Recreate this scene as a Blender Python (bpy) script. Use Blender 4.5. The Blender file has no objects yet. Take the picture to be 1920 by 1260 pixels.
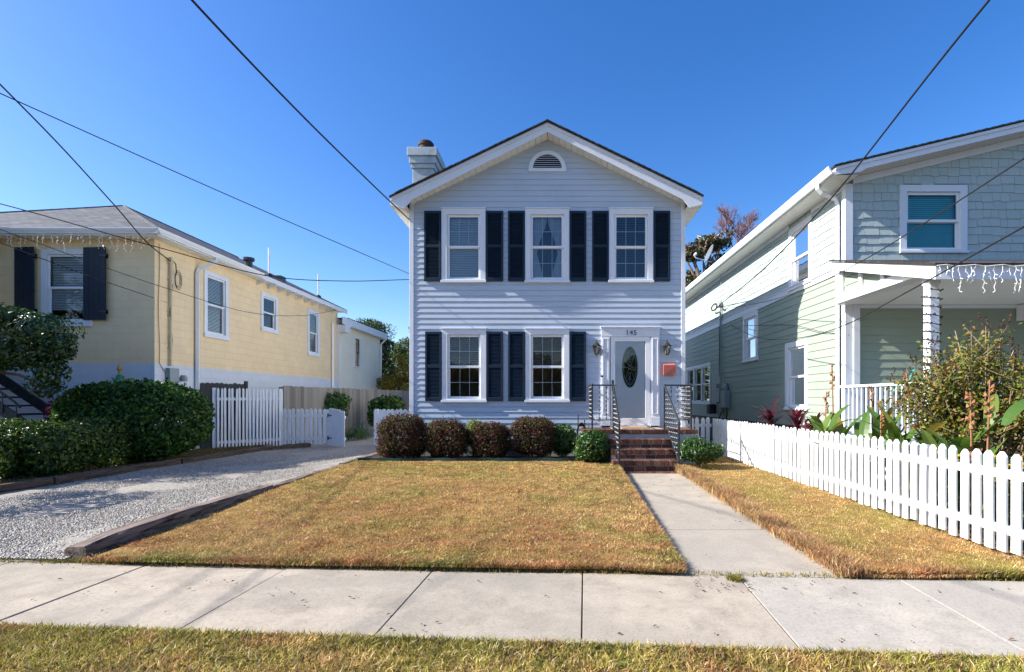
import bpy, math, random
import numpy as np
from mathutils import Vector, Matrix, noise

SC = bpy.context.scene
COL = SC.collection
R = math.radians
random.seed(7)
RNG = np.random.default_rng(11)
F = 960.0                      # focal length in photo pixels, 18 mm on a 36 mm frame
EYE = 1.42
SUN = Vector((-1.0, -0.112, 0.68)).normalized()

# ---------------------------------------------------------------- materials
def newmat(name):
    m = bpy.data.materials.new(name)
    m.use_nodes = True
    nt = m.node_tree
    b = nt.nodes.get('Principled BSDF')
    return m, nt, b

def nd(nt, typ, **kw):
    n = nt.nodes.new(typ)
    for k, v in kw.items():
        if k.startswith('i_'):
            n.inputs[k[2:].replace('_', ' ')].default_value = v
        else:
            setattr(n, k, v)
    return n

def rgba(c):
    return (c[0], c[1], c[2], 1.0)

def ramp(nt, fac, stops):
    r = nt.nodes.new('ShaderNodeValToRGB')
    e = r.color_ramp.elements
    while len(e) > 1:
        e.remove(e[-1])
    e[0].position = stops[0][0]; e[0].color = rgba(stops[0][1])
    for p, c in stops[1:]:
        x = e.new(p); x.color = rgba(c)
    nt.links.new(fac, r.inputs['Fac'])
    return r.outputs['Color']

def coords(nt, scale=(1, 1, 1)):
    tc = nt.nodes.new('ShaderNodeTexCoord')
    mp = nt.nodes.new('ShaderNodeMapping')
    mp.inputs['Scale'].default_value = scale
    oi = nt.nodes.new('ShaderNodeObjectInfo')
    sc = nd(nt, 'ShaderNodeVectorMath', operation='SCALE')
    cb = nt.nodes.new('ShaderNodeCombineXYZ')
    for k in 'XYZ': nt.links.new(oi.outputs['Random'], cb.inputs[k])
    nt.links.new(cb.outputs[0], sc.inputs[0]); sc.inputs['Scale'].default_value = 31.0
    va = nd(nt, 'ShaderNodeVectorMath', operation='ADD')
    nt.links.new(tc.outputs['Object'], va.inputs[0]); nt.links.new(sc.outputs[0], va.inputs[1])
    nt.links.new(va.outputs[0], mp.inputs['Vector'])
    return mp.outputs['Vector']

def noise_tex(nt, vec, scale, detail=6, rough=0.6, dist=0.0):
    n = nt.nodes.new('ShaderNodeTexNoise')
    n.inputs['Scale'].default_value = scale
    n.inputs['Detail'].default_value = detail
    n.inputs['Roughness'].default_value = rough
    n.inputs['Distortion'].default_value = dist
    nt.links.new(vec, n.inputs['Vector'])
    return n.outputs['Fac']

def bump(nt, b, h, strength=0.3, dist=0.01):
    n = nt.nodes.new('ShaderNodeBump')
    n.inputs['Strength'].default_value = strength
    n.inputs['Distance'].default_value = dist
    nt.links.new(h, n.inputs['Height'])
    nt.links.new(n.outputs['Normal'], b.inputs['Normal'])

def paint(name, c, rough=0.5, var=0.08, scale=3.0, bstr=0.1, dirt=None, spec=0.4, stretch=(1, 1, 1), fine=60):
    """painted or plain surface: soft mottling, fine grain, optional dirt patches"""
    m, nt, b = newmat(name)
    v = coords(nt, stretch)
    n1 = noise_tex(nt, v, scale, 8, 0.65)
    lo = tuple(x * (1 - var) for x in c); hi = tuple(min(1, x * (1 + var * 0.6)) for x in c)
    col = ramp(nt, n1, [(0.3, lo), (0.7, hi)])
    if dirt:
        dc, lo_, hi_ = dirt
        n2 = noise_tex(nt, v, scale * 0.9 + 0.7, 9, 0.7, 0.4)
        f = ramp(nt, n2, [(lo_, (0, 0, 0)), (hi_, (1, 1, 1))])
        mx = nd(nt, 'ShaderNodeMixRGB'); mx.blend_type = 'MIX'
        nt.links.new(f, mx.inputs['Fac']); nt.links.new(col, mx.inputs['Color1'])
        mx.inputs['Color2'].default_value = rgba(dc)
        col = mx.outputs['Color']
    nt.links.new(col, b.inputs['Base Color'])
    b.inputs['Roughness'].default_value = rough
    b.inputs['Specular IOR Level'].default_value = spec
    if bstr:
        bump(nt, b, noise_tex(nt, v, fine, 4, 0.6), bstr, 0.004)
    return m

def island(name, stops, rough=0.6, trans=0.0, spec=0.3, tcol=None, grain=0.0):
    """colour picked per mesh island (a leaf, a brick, a stone)"""
    m, nt, b = newmat(name)
    g = nt.nodes.new('ShaderNodeNewGeometry')
    col = ramp(nt, g.outputs['Random Per Island'], stops)
    if grain:
        v = coords(nt)
        n = noise_tex(nt, v, 45, 6, 0.7)
        mx = nd(nt, 'ShaderNodeMixRGB'); mx.blend_type = 'MULTIPLY'; mx.inputs['Fac'].default_value = grain
        nt.links.new(col, mx.inputs['Color1'])
        nt.links.new(ramp(nt, n, [(0.3, (0.45, 0.45, 0.45)), (0.65, (1, 1, 1))]), mx.inputs['Color2'])
        col = mx.outputs['Color']
        bump(nt, b, n, 0.5, 0.01)
    nt.links.new(col, b.inputs['Base Color'])
    b.inputs['Roughness'].default_value = rough
    b.inputs['Specular IOR Level'].default_value = spec
    if trans:
        t = nt.nodes.new('ShaderNodeBsdfTranslucent')
        hs = nt.nodes.new('ShaderNodeHueSaturation'); hs.inputs['Value'].default_value = 1.5
        hs.inputs['Saturation'].default_value = 1.1
        nt.links.new(col, hs.inputs['Color']); nt.links.new(hs.outputs['Color'], t.inputs['Color'])
        ms = nt.nodes.new('ShaderNodeMixShader'); ms.inputs['Fac'].default_value = trans
        out = nt.nodes['Material Output']
        nt.links.new(b.outputs['BSDF'], ms.inputs[1]); nt.links.new(t.outputs['BSDF'], ms.inputs[2])
        nt.links.new(ms.outputs['Shader'], out.inputs['Surface'])
    return m

def glass(name, tint=(1, 1, 1), base=0.04, wav=0.02):
    m, nt, b = newmat(name)
    nt.nodes.remove(b)
    tr = nt.nodes.new('ShaderNodeBsdfTransparent'); tr.inputs['Color'].default_value = rgba(tint)
    gl = nt.nodes.new('ShaderNodeBsdfGlossy'); gl.inputs['Roughness'].default_value = 0.015
    fr = nt.nodes.new('ShaderNodeFresnel'); fr.inputs['IOR'].default_value = 1.55
    ad = nd(nt, 'ShaderNodeMath', operation='ADD'); ad.inputs[1].default_value = base
    ad.use_clamp = True
    v = coords(nt)
    bp = nt.nodes.new('ShaderNodeBump'); bp.inputs['Strength'].default_value = 0.25; bp.inputs['Distance'].default_value = wav
    nt.links.new(noise_tex(nt, v, 1.6, 2, 0.4), bp.inputs['Height'])
    nt.links.new(bp.outputs['Normal'], gl.inputs['Normal'])
    ms = nt.nodes.new('ShaderNodeMixShader')
    nt.links.new(fr.outputs['Fac'], ad.inputs[0]); nt.links.new(ad.outputs[0], ms.inputs['Fac'])
    nt.links.new(tr.outputs['BSDF'], ms.inputs[1]); nt.links.new(gl.outputs['BSDF'], ms.inputs[2])
    nt.links.new(ms.outputs['Shader'], nt.nodes['Material Output'].inputs['Surface'])
    return m

def attr_mat(name, trans=0.25, rough=0.75):
    m, nt, b = newmat(name)
    a = nt.nodes.new('ShaderNodeAttribute'); a.attribute_name = 'Col'
    nt.links.new(a.outputs['Color'], b.inputs['Base Color'])
    b.inputs['Roughness'].default_value = rough; b.inputs['Specular IOR Level'].default_value = 0.15
    t = nt.nodes.new('ShaderNodeBsdfTranslucent'); nt.links.new(a.outputs['Color'], t.inputs['Color'])
    ms = nt.nodes.new('ShaderNodeMixShader'); ms.inputs['Fac'].default_value = trans
    nt.links.new(b.outputs['BSDF'], ms.inputs[1]); nt.links.new(t.outputs['BSDF'], ms.inputs[2])
    nt.links.new(ms.outputs['Shader'], nt.nodes['Material Output'].inputs['Surface'])
    return m

def concrete(name, c, tint, seed=0.0):
    m, nt, b = newmat(name)
    v = coords(nt)
    big = noise_tex(nt, v, 0.55 + seed, 5, 0.6, 0.6)
    mid = noise_tex(nt, v, 3.5, 8, 0.7, 0.3)
    fine = noise_tex(nt, v, 55, 7, 0.85)
    col = ramp(nt, mid, [(0.36, tuple(x * 0.78 for x in c)), (0.5, c), (0.66, tuple(min(1, x * 1.14) for x in c))])
    mx = nd(nt, 'ShaderNodeMixRGB'); mx.blend_type = 'MIX'
    nt.links.new(ramp(nt, big, [(0.40, (0, 0, 0)), (0.62, (0.85, 0.85, 0.85))]), mx.inputs['Fac'])
    nt.links.new(col, mx.inputs['Color1']); mx.inputs['Color2'].default_value = rgba(tint)
    mu = nd(nt, 'ShaderNodeMixRGB'); mu.blend_type = 'MULTIPLY'; mu.inputs['Fac'].default_value = 0.55
    nt.links.new(mx.outputs['Color'], mu.inputs['Color1'])
    nt.links.new(ramp(nt, fine, [(0.38, (0.42, 0.41, 0.39)), (0.49, (0.93, 0.93, 0.93)), (0.62, (1, 1, 1))]), mu.inputs['Color2'])
    # small dark specks and pits
    vo = nt.nodes.new('ShaderNodeTexVoronoi'); vo.inputs['Scale'].default_value = 14; nt.links.new(v, vo.inputs['Vector'])
    mu2 = nd(nt, 'ShaderNodeMixRGB'); mu2.blend_type = 'MULTIPLY'; mu2.inputs['Fac'].default_value = 0.5
    nt.links.new(mu.outputs['Color'], mu2.inputs['Color1'])
    nt.links.new(ramp(nt, vo.outputs['Distance'], [(0.03, (0.35, 0.32, 0.28)), (0.075, (1, 1, 1))]), mu2.inputs['Color2'])
    nt.links.new(mu2.outputs['Color'], b.inputs['Base Color'])
    b.inputs['Roughness'].default_value = 0.9; b.inputs['Specular IOR Level'].default_value = 0.2
    bump(nt, b, fine, 0.25, 0.004)
    return m

def wood(name, a, b_, scale=(1.2, 14, 14), rough=0.85, cracks=0.6):
    m, nt, b = newmat(name)
    v = coords(nt, scale)
    n = noise_tex(nt, v, 2.2, 9, 0.7, 0.8)
    col = ramp(nt, n, [(0.36, a), (0.52, b_), (0.66, tuple(x * 1.35 for x in b_))])
    nt.links.new(col, b.inputs['Base Color'])
    b.inputs['Roughness'].default_value = rough; b.inputs['Specular IOR Level'].default_value = 0.2
    bump(nt, b, n, cracks, 0.02)
    return m

def block_wall(name, c, z_split, c2):
    """painted concrete block: shallow joints, a second paint colour below z_split"""
    m, nt, b = newmat(name)
    tc = nt.nodes.new('ShaderNodeTexCoord')
    sx = nt.nodes.new('ShaderNodeSeparateXYZ'); nt.links.new(tc.outputs['Object'], sx.inputs[0])
    ad = nd(nt, 'ShaderNodeMath', operation='ADD')
    nt.links.new(sx.outputs['X'], ad.inputs[0]); nt.links.new(sx.outputs['Y'], ad.inputs[1])
    cx = nt.nodes.new('ShaderNodeCombineXYZ'); nt.links.new(ad.outputs[0], cx.inputs['X']); nt.links.new(sx.outputs['Z'], cx.inputs['Y'])
    br = nt.nodes.new('ShaderNodeTexBrick'); nt.links.new(cx.outputs[0], br.inputs['Vector'])
    br.inputs['Scale'].default_value = 1.0
    br.inputs['Brick Width'].default_value = 0.4; br.inputs['Row Height'].default_value = 0.2
    br.inputs['Mortar Size'].default_value = 0.006; br.inputs['Mortar Smooth'].default_value = 0.6
    br.inputs['Color1'].default_value = (1, 1, 1, 1); br.inputs['Color2'].default_value = (0.94, 0.94, 0.94, 1)
    br.inputs['Mortar'].default_value = (0.80, 0.80, 0.80, 1)
    n = noise_tex(nt, tc.outputs['Object'], 2.0, 8, 0.65)
    gt = nd(nt, 'ShaderNodeMath', operation='GREATER_THAN'); gt.inputs[1].default_value = z_split
    nt.links.new(sx.outputs['Z'], gt.inputs[0])
    mx = nd(nt, 'ShaderNodeMixRGB'); nt.links.new(gt.outputs[0], mx.inputs['Fac'])
    nt.links.new(ramp(nt, n, [(0.3, tuple(x * .9 for x in c2)), (0.7, c2)]), mx.inputs['Color1'])
    nt.links.new(ramp(nt, n, [(0.3, tuple(x * .9 for x in c)), (0.7, c)]), mx.inputs['Color2'])
    mu = nd(nt, 'ShaderNodeMixRGB'); mu.blend_type = 'MULTIPLY'; mu.inputs['Fac'].default_value = 0.75
    nt.links.new(mx.outputs['Color'], mu.inputs['Color1']); nt.links.new(br.outputs['Color'], mu.inputs['Color2'])
    nt.links.new(mu.outputs['Color'], b.inputs['Base Color'])
    b.inputs['Roughness'].default_value = 0.6; b.inputs['Specular IOR Level'].default_value = 0.3
    h = nd(nt, 'ShaderNodeMath', operation='MULTIPLY_ADD'); h.inputs[1].default_value = 0.15
    nt.links.new(noise_tex(nt, tc.outputs['Object'], 40, 5, 0.7), h.inputs[0])
    inv = nd(nt, 'ShaderNodeMath', operation='SUBTRACT'); inv.inputs[0].default_value = 1.0
    nt.links.new(br.outputs['Fac'], inv.inputs[1]); nt.links.new(inv.outputs[0], h.inputs[2])
    bump(nt, b, h.outputs[0], 0.5, 0.01)
    return m

def shingle_mat(name, c1, c2):
    m, nt, b = newmat(name)
    tc = nt.nodes.new('ShaderNodeTexCoord')
    br = nt.nodes.new('ShaderNodeTexBrick')
    mp = nt.nodes.new('ShaderNodeMapping'); nt.links.new(tc.outputs['UV'], mp.inputs['Vector'])
    nt.links.new(mp.outputs['Vector'], br.inputs['Vector'])
    br.inputs['Scale'].default_value = 1.0
    br.inputs['Brick Width'].default_value = 0.28; br.inputs['Row Height'].default_value = 0.14
    br.inputs['Mortar Size'].default_value = 0.008; br.inputs['Bias'].default_value = -0.1
    br.inputs['Color1'].default_value = rgba(c1); br.inputs['Color2'].default_value = rgba(c2)
    br.inputs['Mortar'].default_value = rgba(tuple(x * .45 for x in c1))
    n = noise_tex(nt, tc.outputs['Object'], 60, 5, 0.8)
    n2 = noise_tex(nt, tc.outputs['Object'], 0.8, 5, 0.6)
    mu = nd(nt, 'ShaderNodeMixRGB'); mu.blend_type = 'MULTIPLY'; mu.inputs['Fac'].default_value = 0.6
    nt.links.new(br.outputs['Color'], mu.inputs['Color1'])
    nt.links.new(ramp(nt, n, [(0.3, (0.4, 0.4, 0.4)), (0.7, (1, 1, 1))]), mu.inputs['Color2'])
    mu2 = nd(nt, 'ShaderNodeMixRGB'); mu2.blend_type = 'MULTIPLY'; mu2.inputs['Fac'].default_value = 0.4
    nt.links.new(mu.outputs['Color'], mu2.inputs['Color1'])
    nt.links.new(ramp(nt, n2, [(0.3, (0.7, 0.7, 0.7)), (0.7, (1, 1, 1))]), mu2.inputs['Color2'])
    nt.links.new(mu2.outputs['Color'], b.inputs['Base Color'])
    b.inputs['Roughness'].default_value = 0.95; b.inputs['Specular IOR Level'].default_value = 0.15
    bump(nt, b, n, 0.4, 0.01)
    return m

M = {}
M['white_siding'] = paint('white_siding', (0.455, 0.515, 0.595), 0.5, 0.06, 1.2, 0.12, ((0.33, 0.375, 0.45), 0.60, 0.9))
M['white_trim'] = paint('white_trim', (0.70, 0.72, 0.76), 0.45, 0.06, 2.0, 0.08, ((0.50, 0.52, 0.53), 0.62, 0.85))
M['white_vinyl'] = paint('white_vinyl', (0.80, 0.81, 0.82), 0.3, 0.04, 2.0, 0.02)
M['soffit'] = paint('soffit', (0.78, 0.77, 0.72), 0.5, 0.05, 2.0, 0.05)
M['shutter'] = paint('navy_shutter_paint', (0.010, 0.024, 0.044), 0.5, 0.25, 4, 0.05, None, 0.25)
M['roof_dark'] = shingle_mat('dark_shingles', (0.045, 0.045, 0.05), (0.075, 0.07, 0.07))
M['roof_grey'] = shingle_mat('grey_shingles', (0.12, 0.125, 0.14), (0.215, 0.22, 0.235))
M['glass'] = glass('window_glass', (.93, .95, .97), 0.0, .006)
M['clear_glass'] = glass('storm_door_glass', (1, 1, 1), -0.02, .004)
M['glass_sky'] = glass('coated_window_glass', (0.8, 0.86, 0.92), 0.05, .008)
M['blind'] = paint('blind_slats', (0.78, 0.77, 0.74), 0.6, 0.05, 3, 0)
M['blind_teal'] = paint('teal_blind_slats', (0.10, 0.62, 0.70), 0.55, 0.08, 3, 0)
M['blind_wood'] = paint('brown_blind_slats', (0.58, 0.43, 0.29), 0.55, 0.1, 3, 0)
M['curtain'] = paint('sheer_curtain', (0.55, 0.56, 0.6), 0.9, 0.08, 6, 0.1)
M['room'] = paint('room_walls', (0.55, 0.40, 0.27), 0.9, 0.1, 1, 0)
M['room_dark'] = paint('dim_room_walls', (0.10, 0.10, 0.11), 0.9, 0.1, 1, 0)
M['stucco'] = paint('chimney_stucco', (0.46, 0.52, 0.55), 0.85, 0.25, 2.5, 0.4, ((0.30, 0.34, 0.36), 0.5, 0.75), 0.2)
M['rust'] = paint('rusty_flue', (0.035, 0.025, 0.022), 0.8, 0.4, 8, 0.4, ((0.08, 0.035, 0.02), 0.5, 0.7))
M['black_metal'] = paint('black_iron', (0.022, 0.026, 0.032), 0.42, 0.25, 9, 0.15, ((0.07, 0.075, 0.085), 0.58, 0.8), 0.5)
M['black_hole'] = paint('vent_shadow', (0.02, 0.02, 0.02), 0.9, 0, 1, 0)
M['door'] = paint('door_paint', (0.80, 0.84, 0.86), 0.35, 0.04, 2, 0.03)
M['dark_glass'] = glass('leaded_glass', (0.25, 0.3, 0.33), 0.05)
M['came'] = paint('lead_came', (0.30, 0.32, 0.33), 0.35, 0.1, 9, 0, None, 0.6)
M['brass'] = paint('aged_brass', (0.03, 0.026, 0.02), 0.45, 0.2, 9, 0.05, None, 0.4)
M['lamp_glass'] = glass('lantern_glass', (0.9, 0.92, 0.92), 0.12)
M['bulb'] = paint('frosted_bulb', (0.8, 0.8, 0.76), 0.3, 0.02, 9, 0)
M['coral'] = paint('coral_mailbox', (0.52, 0.15, 0.105), 0.5, 0.1, 6, 0.05)
M['coral_dark'] = paint('coral_mailbox_flap', (0.42, 0.11, 0.08), 0.5, 0.1, 6, 0.05)
M['number'] = paint('number_black', (0.03, 0.03, 0.035), 0.4, 0.1, 9, 0)
M['brick'] = island('red_brick', [(0, (0.075, 0.033, 0.026)), (0.3, (0.145, 0.06, 0.042)), (0.6, (0.115, 0.055, 0.043)), (0.8, (0.21, 0.115, 0.078)), (1, (0.06, 0.033, 0.031))], 0.85, 0, 0.2, grain=0.7)
M['mortar'] = paint('mortar', (0.36, 0.33, 0.30), 0.95, 0.2, 12, 0.5)
M['parge'] = paint('grey_parging', (0.36, 0.40, 0.44), 0.8, 0.12, 5, 0.3)
M['mat'] = paint('coir_mat', (0.42, 0.21, 0.06), 0.95, 0.2, 30, 0.8)
M['yellow_block'] = block_wall('yellow_painted_block', (0.90, 0.69, 0.41), 2.29, (0.66, 0.69, 0.74))
M['cream_siding'] = paint('cream_siding', (0.80, 0.75, 0.60), 0.55, 0.08, 1.5, 0.1, ((0.48, 0.46, 0.38), 0.6, 0.85))
M['white_block'] = paint('white_frieze', (0.78, 0.78, 0.77), 0.5, 0.05, 2, 0.05)
M['gutter'] = paint('white_gutter', (0.78, 0.79, 0.80), 0.3, 0.05, 2, 0.02)
M['beige_metal'] = paint('beige_conduit', (0.60, 0.50, 0.33), 0.5, 0.12, 4, 0.05)
M['wire'] = paint('black_cable', (0.012, 0.012, 0.014), 0.6, 0.1, 9, 0)
M['orange_wire'] = paint('tan_cable', (0.40, 0.20, 0.08), 0.6, 0.1, 9, 0)
M['bulb_wire'] = paint('white_light_string', (0.85, 0.85, 0.82), 0.35, 0.05, 9, 0)
M['sage_lap'] = paint('sage_lap_siding', (0.285, 0.34, 0.28), 0.6, 0.05, 1.4, 0.15)
M['sage_shake'] = island('pale_sage_shakes', [(0, (0.40, 0.47, 0.455)), (0.5, (0.44, 0.51, 0.49)), (1, (0.415, 0.485, 0.47))], 0.65, 0, 0.25, grain=0.12)
M['grey_box'] = paint('grey_meter_box', (0.26, 0.30, 0.31), 0.5, 0.1, 5, 0.05)
M['picket'] = paint('white_picket_paint', (0.80, 0.80, 0.79), 0.55, 0.07, 5, 0.2, ((0.42, 0.40, 0.35), 0.57, 0.78), 0.3, (1, 1, 0.35))
M['picket_old'] = paint('worn_white_picket_paint', (0.74, 0.76, 0.79), 0.6, 0.1, 5, 0.2, ((0.42, 0.44, 0.44), 0.60, 0.85), 0.3, (1, 1, 0.3))
M['black_wood'] = paint('black_fence_paint', (0.015, 0.02, 0.027), 0.6, 0.3, 5, 0.2)
M['grey_wood'] = island('weathered_fence_boards', [(0, (0.22, 0.20, 0.18)), (0.4, (0.30, 0.28, 0.255)), (0.7, (0.25, 0.235, 0.22)), (1, (0.17, 0.15, 0.135))], 0.9, 0, 0.15, grain=0.6)
M['timber'] = wood('landscape_timber', (0.02, 0.014, 0.011), (0.20, 0.155, 0.13), (8, .8, 8), .85, 1.0)
M['timber_dark'] = wood('dark_timber', (0.02, 0.015, 0.013), (0.11, 0.08, 0.062), (20, 1.1, 20), .85, 1.0)
M['concrete'] = concrete('sidewalk_concrete', (0.385, 0.33, 0.265), (0.275, 0.25, 0.21))
M['concrete_new'] = concrete('newer_sidewalk_concrete', (0.41, 0.365, 0.31), (0.335, 0.31, 0.275), 0.2)
M['path'] = concrete('path_concrete', (0.41, 0.355, 0.29), (0.33, 0.295, 0.25), 0.1)
M['joint'] = paint('joint_dirt', (0.06, 0.05, 0.035), 0.95, 0.4, 20, 0.3)
M['asphalt'] = paint('asphalt', (0.05, 0.05, 0.05), 0.9, 0.25, 8, 0.5)
M['soil'] = paint('soil', (0.085, 0.062, 0.038), 0.95, 0.35, 6, 0.8, ((0.16, 0.12, 0.06), 0.5, 0.7), 0.1)
M['mulch'] = paint('mulch', (0.055, 0.038, 0.026), 0.95, 0.5, 14, 1.0, ((0.13, 0.09, 0.055), 0.52, 0.65), 0.1)
M['lawn_base'] = paint('lawn_thatch', (0.25, 0.165, 0.055), 0.95, 0.35, 9, 0.9, ((0.20, 0.11, 0.04), 0.5, 0.7), 0.1)
M['gravel_base'] = paint('gravel_bed', (0.34, 0.31, 0.27), 0.95, 0.45, 30, 1.0, ((0.16, 0.145, 0.125), 0.52, 0.7), 0.15, fine=90)
M['stone'] = island('crushed_stone', [(0, (0.12, 0.105, 0.09)), (0.3, (0.31, 0.285, 0.25)), (0.65, (0.43, 0.40, 0.355)), (0.9, (0.58, 0.545, 0.50)), (1, (0.27, 0.20, 0.14))], 0.85, 0, 0.2)
M['blade'] = attr_mat('grass_blades')
M['edging'] = paint('green_edging', (0.012, 0.04, 0.036), 0.5, 0.2, 8, 0.05)
M['turquoise'] = paint('turquoise_paint', (0.10, 0.52, 0.42), 0.45, 0.1, 6, 0.05)
M['finial_green'] = paint('green_ornament', (0.02, 0.22, 0.12), 0.4, 0.15, 6, 0.05)
M['gold'] = paint('gold_finial', (0.42, 0.25, 0.06), 0.4, 0.2, 8, 0.05, None, 0.6)
M['red'] = paint('red_bead', (0.35, 0.03, 0.04), 0.4, 0.1, 8, 0.0)
M['bark'] = wood('bark', (0.045, 0.032, 0.022), (0.16, 0.12, 0.085), (9, 9, 1.5))
M['bark_pale'] = wood('pale_bark', (0.10, 0.075, 0.055), (0.30, 0.23, 0.17), (9, 9, 1.5))
M['dish'] = paint('dish_grey', (0.14, 0.15, 0.17), 0.4, 0.1, 4, 0.02)
M['hose'] = paint('dark_hose', (0.03, 0.035, 0.03), 0.5, 0.2, 8, 0.0)
# leaves
M['burgundy'] = island('burgundy_leaves', [(0, (0.025, 0.018, 0.012)), (0.22, (0.07, 0.026, 0.026)), (0.36, (0.042, 0.055, 0.016)), (0.70, (0.075, 0.088, 0.025)), (0.85, (0.13, 0.035, 0.046)), (0.95, (0.21, 0.05, 0.075)), (1, (0.22, 0.14, 0.09))], 0.6, 0.25, 0.12)
M['green_leaf'] = island('green_leaves', [(0, (0.018, 0.055, 0.012)), (0.45, (0.035, 0.095, 0.018)), (0.8, (0.06, 0.14, 0.026)), (0.95, (0.12, 0.19, 0.03)), (1, (0.20, 0.16, 0.04))], 0.38, 0.25, 0.5)
M['lime_leaf'] = island('lime_leaves', [(0, (0.09, 0.14, 0.03)), (0.5, (0.15, 0.20, 0.045)), (1, (0.22, 0.24, 0.08))], 0.5, 0.3, 0.3)
M['hedge_leaf'] = island('hedge_leaves', [(0, (0.016, 0.05, 0.012)), (0.5, (0.04, 0.105, 0.018)), (0.85, (0.085, 0.17, 0.026)), (1, (0.17, 0.24, 0.03))], 0.42, 0.25, 0.35)
M['low_hedge_leaf'] = island('low_hedge_leaves', [(0, (0.018, 0.05, 0.010)), (0.5, (0.05, 0.10, 0.014)), (0.85, (0.11, 0.17, 0.022)), (1, (0.22, 0.22, 0.025))], 0.4, 0.22, 0.45)
M['tree_leaf'] = island('glossy_tree_leaves', [(0, (0.012, 0.034, 0.010)), (0.5, (0.026, 0.065, 0.013)), (0.9, (0.06, 0.12, 0.02)), (1, (0.14, 0.16, 0.05))], 0.30, 0.2, 0.6)
M['far_leaf'] = island('evergreen_leaves', [(0, (0.014, 0.036, 0.012)), (0.4, (0.034, 0.075, 0.022)), (0.8, (0.08, 0.125, 0.035)), (1, (0.15, 0.18, 0.06))], 0.5, 0.25, 0.3)
M['yellow_leaf'] = island('autumn_yellow_leaves', [(0, (0.20, 0.13, 0.02)), (0.5, (0.34, 0.22, 0.03)), (1, (0.12, 0.13, 0.02))], 0.5, 0.3, 0.3)
M['magnolia'] = island('magnolia_leaves', [(0, (0.02, 0.045, 0.016)), (0.45, (0.05, 0.085, 0.03)), (0.7, (0.13, 0.075, 0.04)), (1, (0.17, 0.10, 0.06))], 0.4, 0.15, 0.4)
M['rust_leaf'] = island('red_twigs', [(0, (0.20, 0.10, 0.09)), (1, (0.34, 0.20, 0.17))], 0.7, 0.2, 0.2)
M['bush_leaf'] = island('olive_bush_leaves', [(0, (0.055, 0.085, 0.016)), (0.4, (0.12, 0.15, 0.022)), (0.75, (0.20, 0.19, 0.03)), (0.9, (0.28, 0.17, 0.04)), (1, (0.25, 0.09, 0.03))], 0.5, 0.3, 0.3)
M['seed'] = island('dry_seed_heads', [(0, (0.055, 0.03, 0.026)), (1, (0.12, 0.07, 0.05))], 0.8, 0.1, 0.1)
M['stem'] = island('pale_stems', [(0, (0.22, 0.15, 0.09)), (1, (0.40, 0.30, 0.19))], 0.8, 0, 0.2)
M['canna'] = island('canna_leaves', [(0, (0.045, 0.105, 0.022)), (0.5, (0.085, 0.16, 0.030)), (0.8, (0.15, 0.20, 0.035)), (1, (0.26, 0.20, 0.05))], 0.38, 0.3, 0.45)
M['canna_stalk'] = island('dry_canna_stalks', [(0, (0.22, 0.08, 0.04)), (1, (0.36, 0.19, 0.09))], 0.7, 0.1, 0.2)
M['cordy'] = island('cordyline_leaves', [(0, (0.045, 0.008, 0.016)), (0.5, (0.10, 0.013, 0.028)), (0.85, (0.19, 0.035, 0.05)), (1, (0.05, 0.02, 0.02))], 0.35, 0.25, 0.45)
M['petal'] = island('yellow_petals', [(0, (0.62, 0.40, 0.01)), (1, (0.75, 0.52, 0.02))], 0.6, 0.2, 0.2)
M['pink_petal'] = island('magenta_petals', [(0, (0.30, 0.02, 0.12)), (1, (0.5, 0.06, 0.2))], 0.6, 0.2, 0.2)
M['dry_leaf'] = island('dry_leaf_litter', [(0, (0.08, 0.05, 0.03)), (0.5, (0.17, 0.10, 0.05)), (1, (0.28, 0.18, 0.09))], 0.8, 0.1, 0.2)

# ---------------------------------------------------------------- objects
ABS = {}

def tag(o, label=None, cat=None, group=None, kind=None):
    if label: o['label'] = label
    if cat: o['category'] = cat
    if group: o['group'] = group
    if kind: o['kind'] = kind
    return o

def thing(name, label, cat, loc, group=None):
    o = bpy.data.objects.new(name, None)
    o.empty_display_size = 0.2
    COL.objects.link(o)
    o.location = loc
    ABS[o] = Vector(loc)
    return tag(o, label, cat, group)

def link_mesh(name, me, mat, parent):
    o = bpy.data.objects.new(name, me)
    COL.objects.link(o)
    if isinstance(mat, str): mat = M[mat]
    me.materials.append(mat)
    if parent is not None:
        o.parent = parent
        ABS[o] = ABS[parent]
    else:
        ABS[o] = Vector((0, 0, 0))
    return o

def dup(o, offset, parent=None, top=False):
    """copy of an object (with its children) moved by offset"""
    c = o.copy(); COL.objects.link(c)
    if parent is not None: c.parent = parent
    c.location = Vector(o.location) + Vector(offset)
    ABS[c] = ABS[o] + (Vector(offset) if top else Vector((0, 0, 0)))
    for ch in list(o.children):
        dup(ch, (0, 0, 0), c)
    return c

def fr_front(Y0):  return lambda u, w, z: (u, Y0 - w, z)      # a wall that faces the street
def fr_right(X0):  return lambda u, w, z: (X0 + w, u, z)      # faces +X
def fr_left(X0):   return lambda u, w, z: (X0 - w, u, z)      # faces -X
def fr_line(p, q):
    p = Vector((p[0], p[1])); q = Vector((q[0], q[1])); d = (q - p).normalized(); n = Vector((d.y, -d.x))
    return lambda u, w, z: (p.x + d.x * u + n.x * w, p.y + d.y * u + n.y * w, z)

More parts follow.
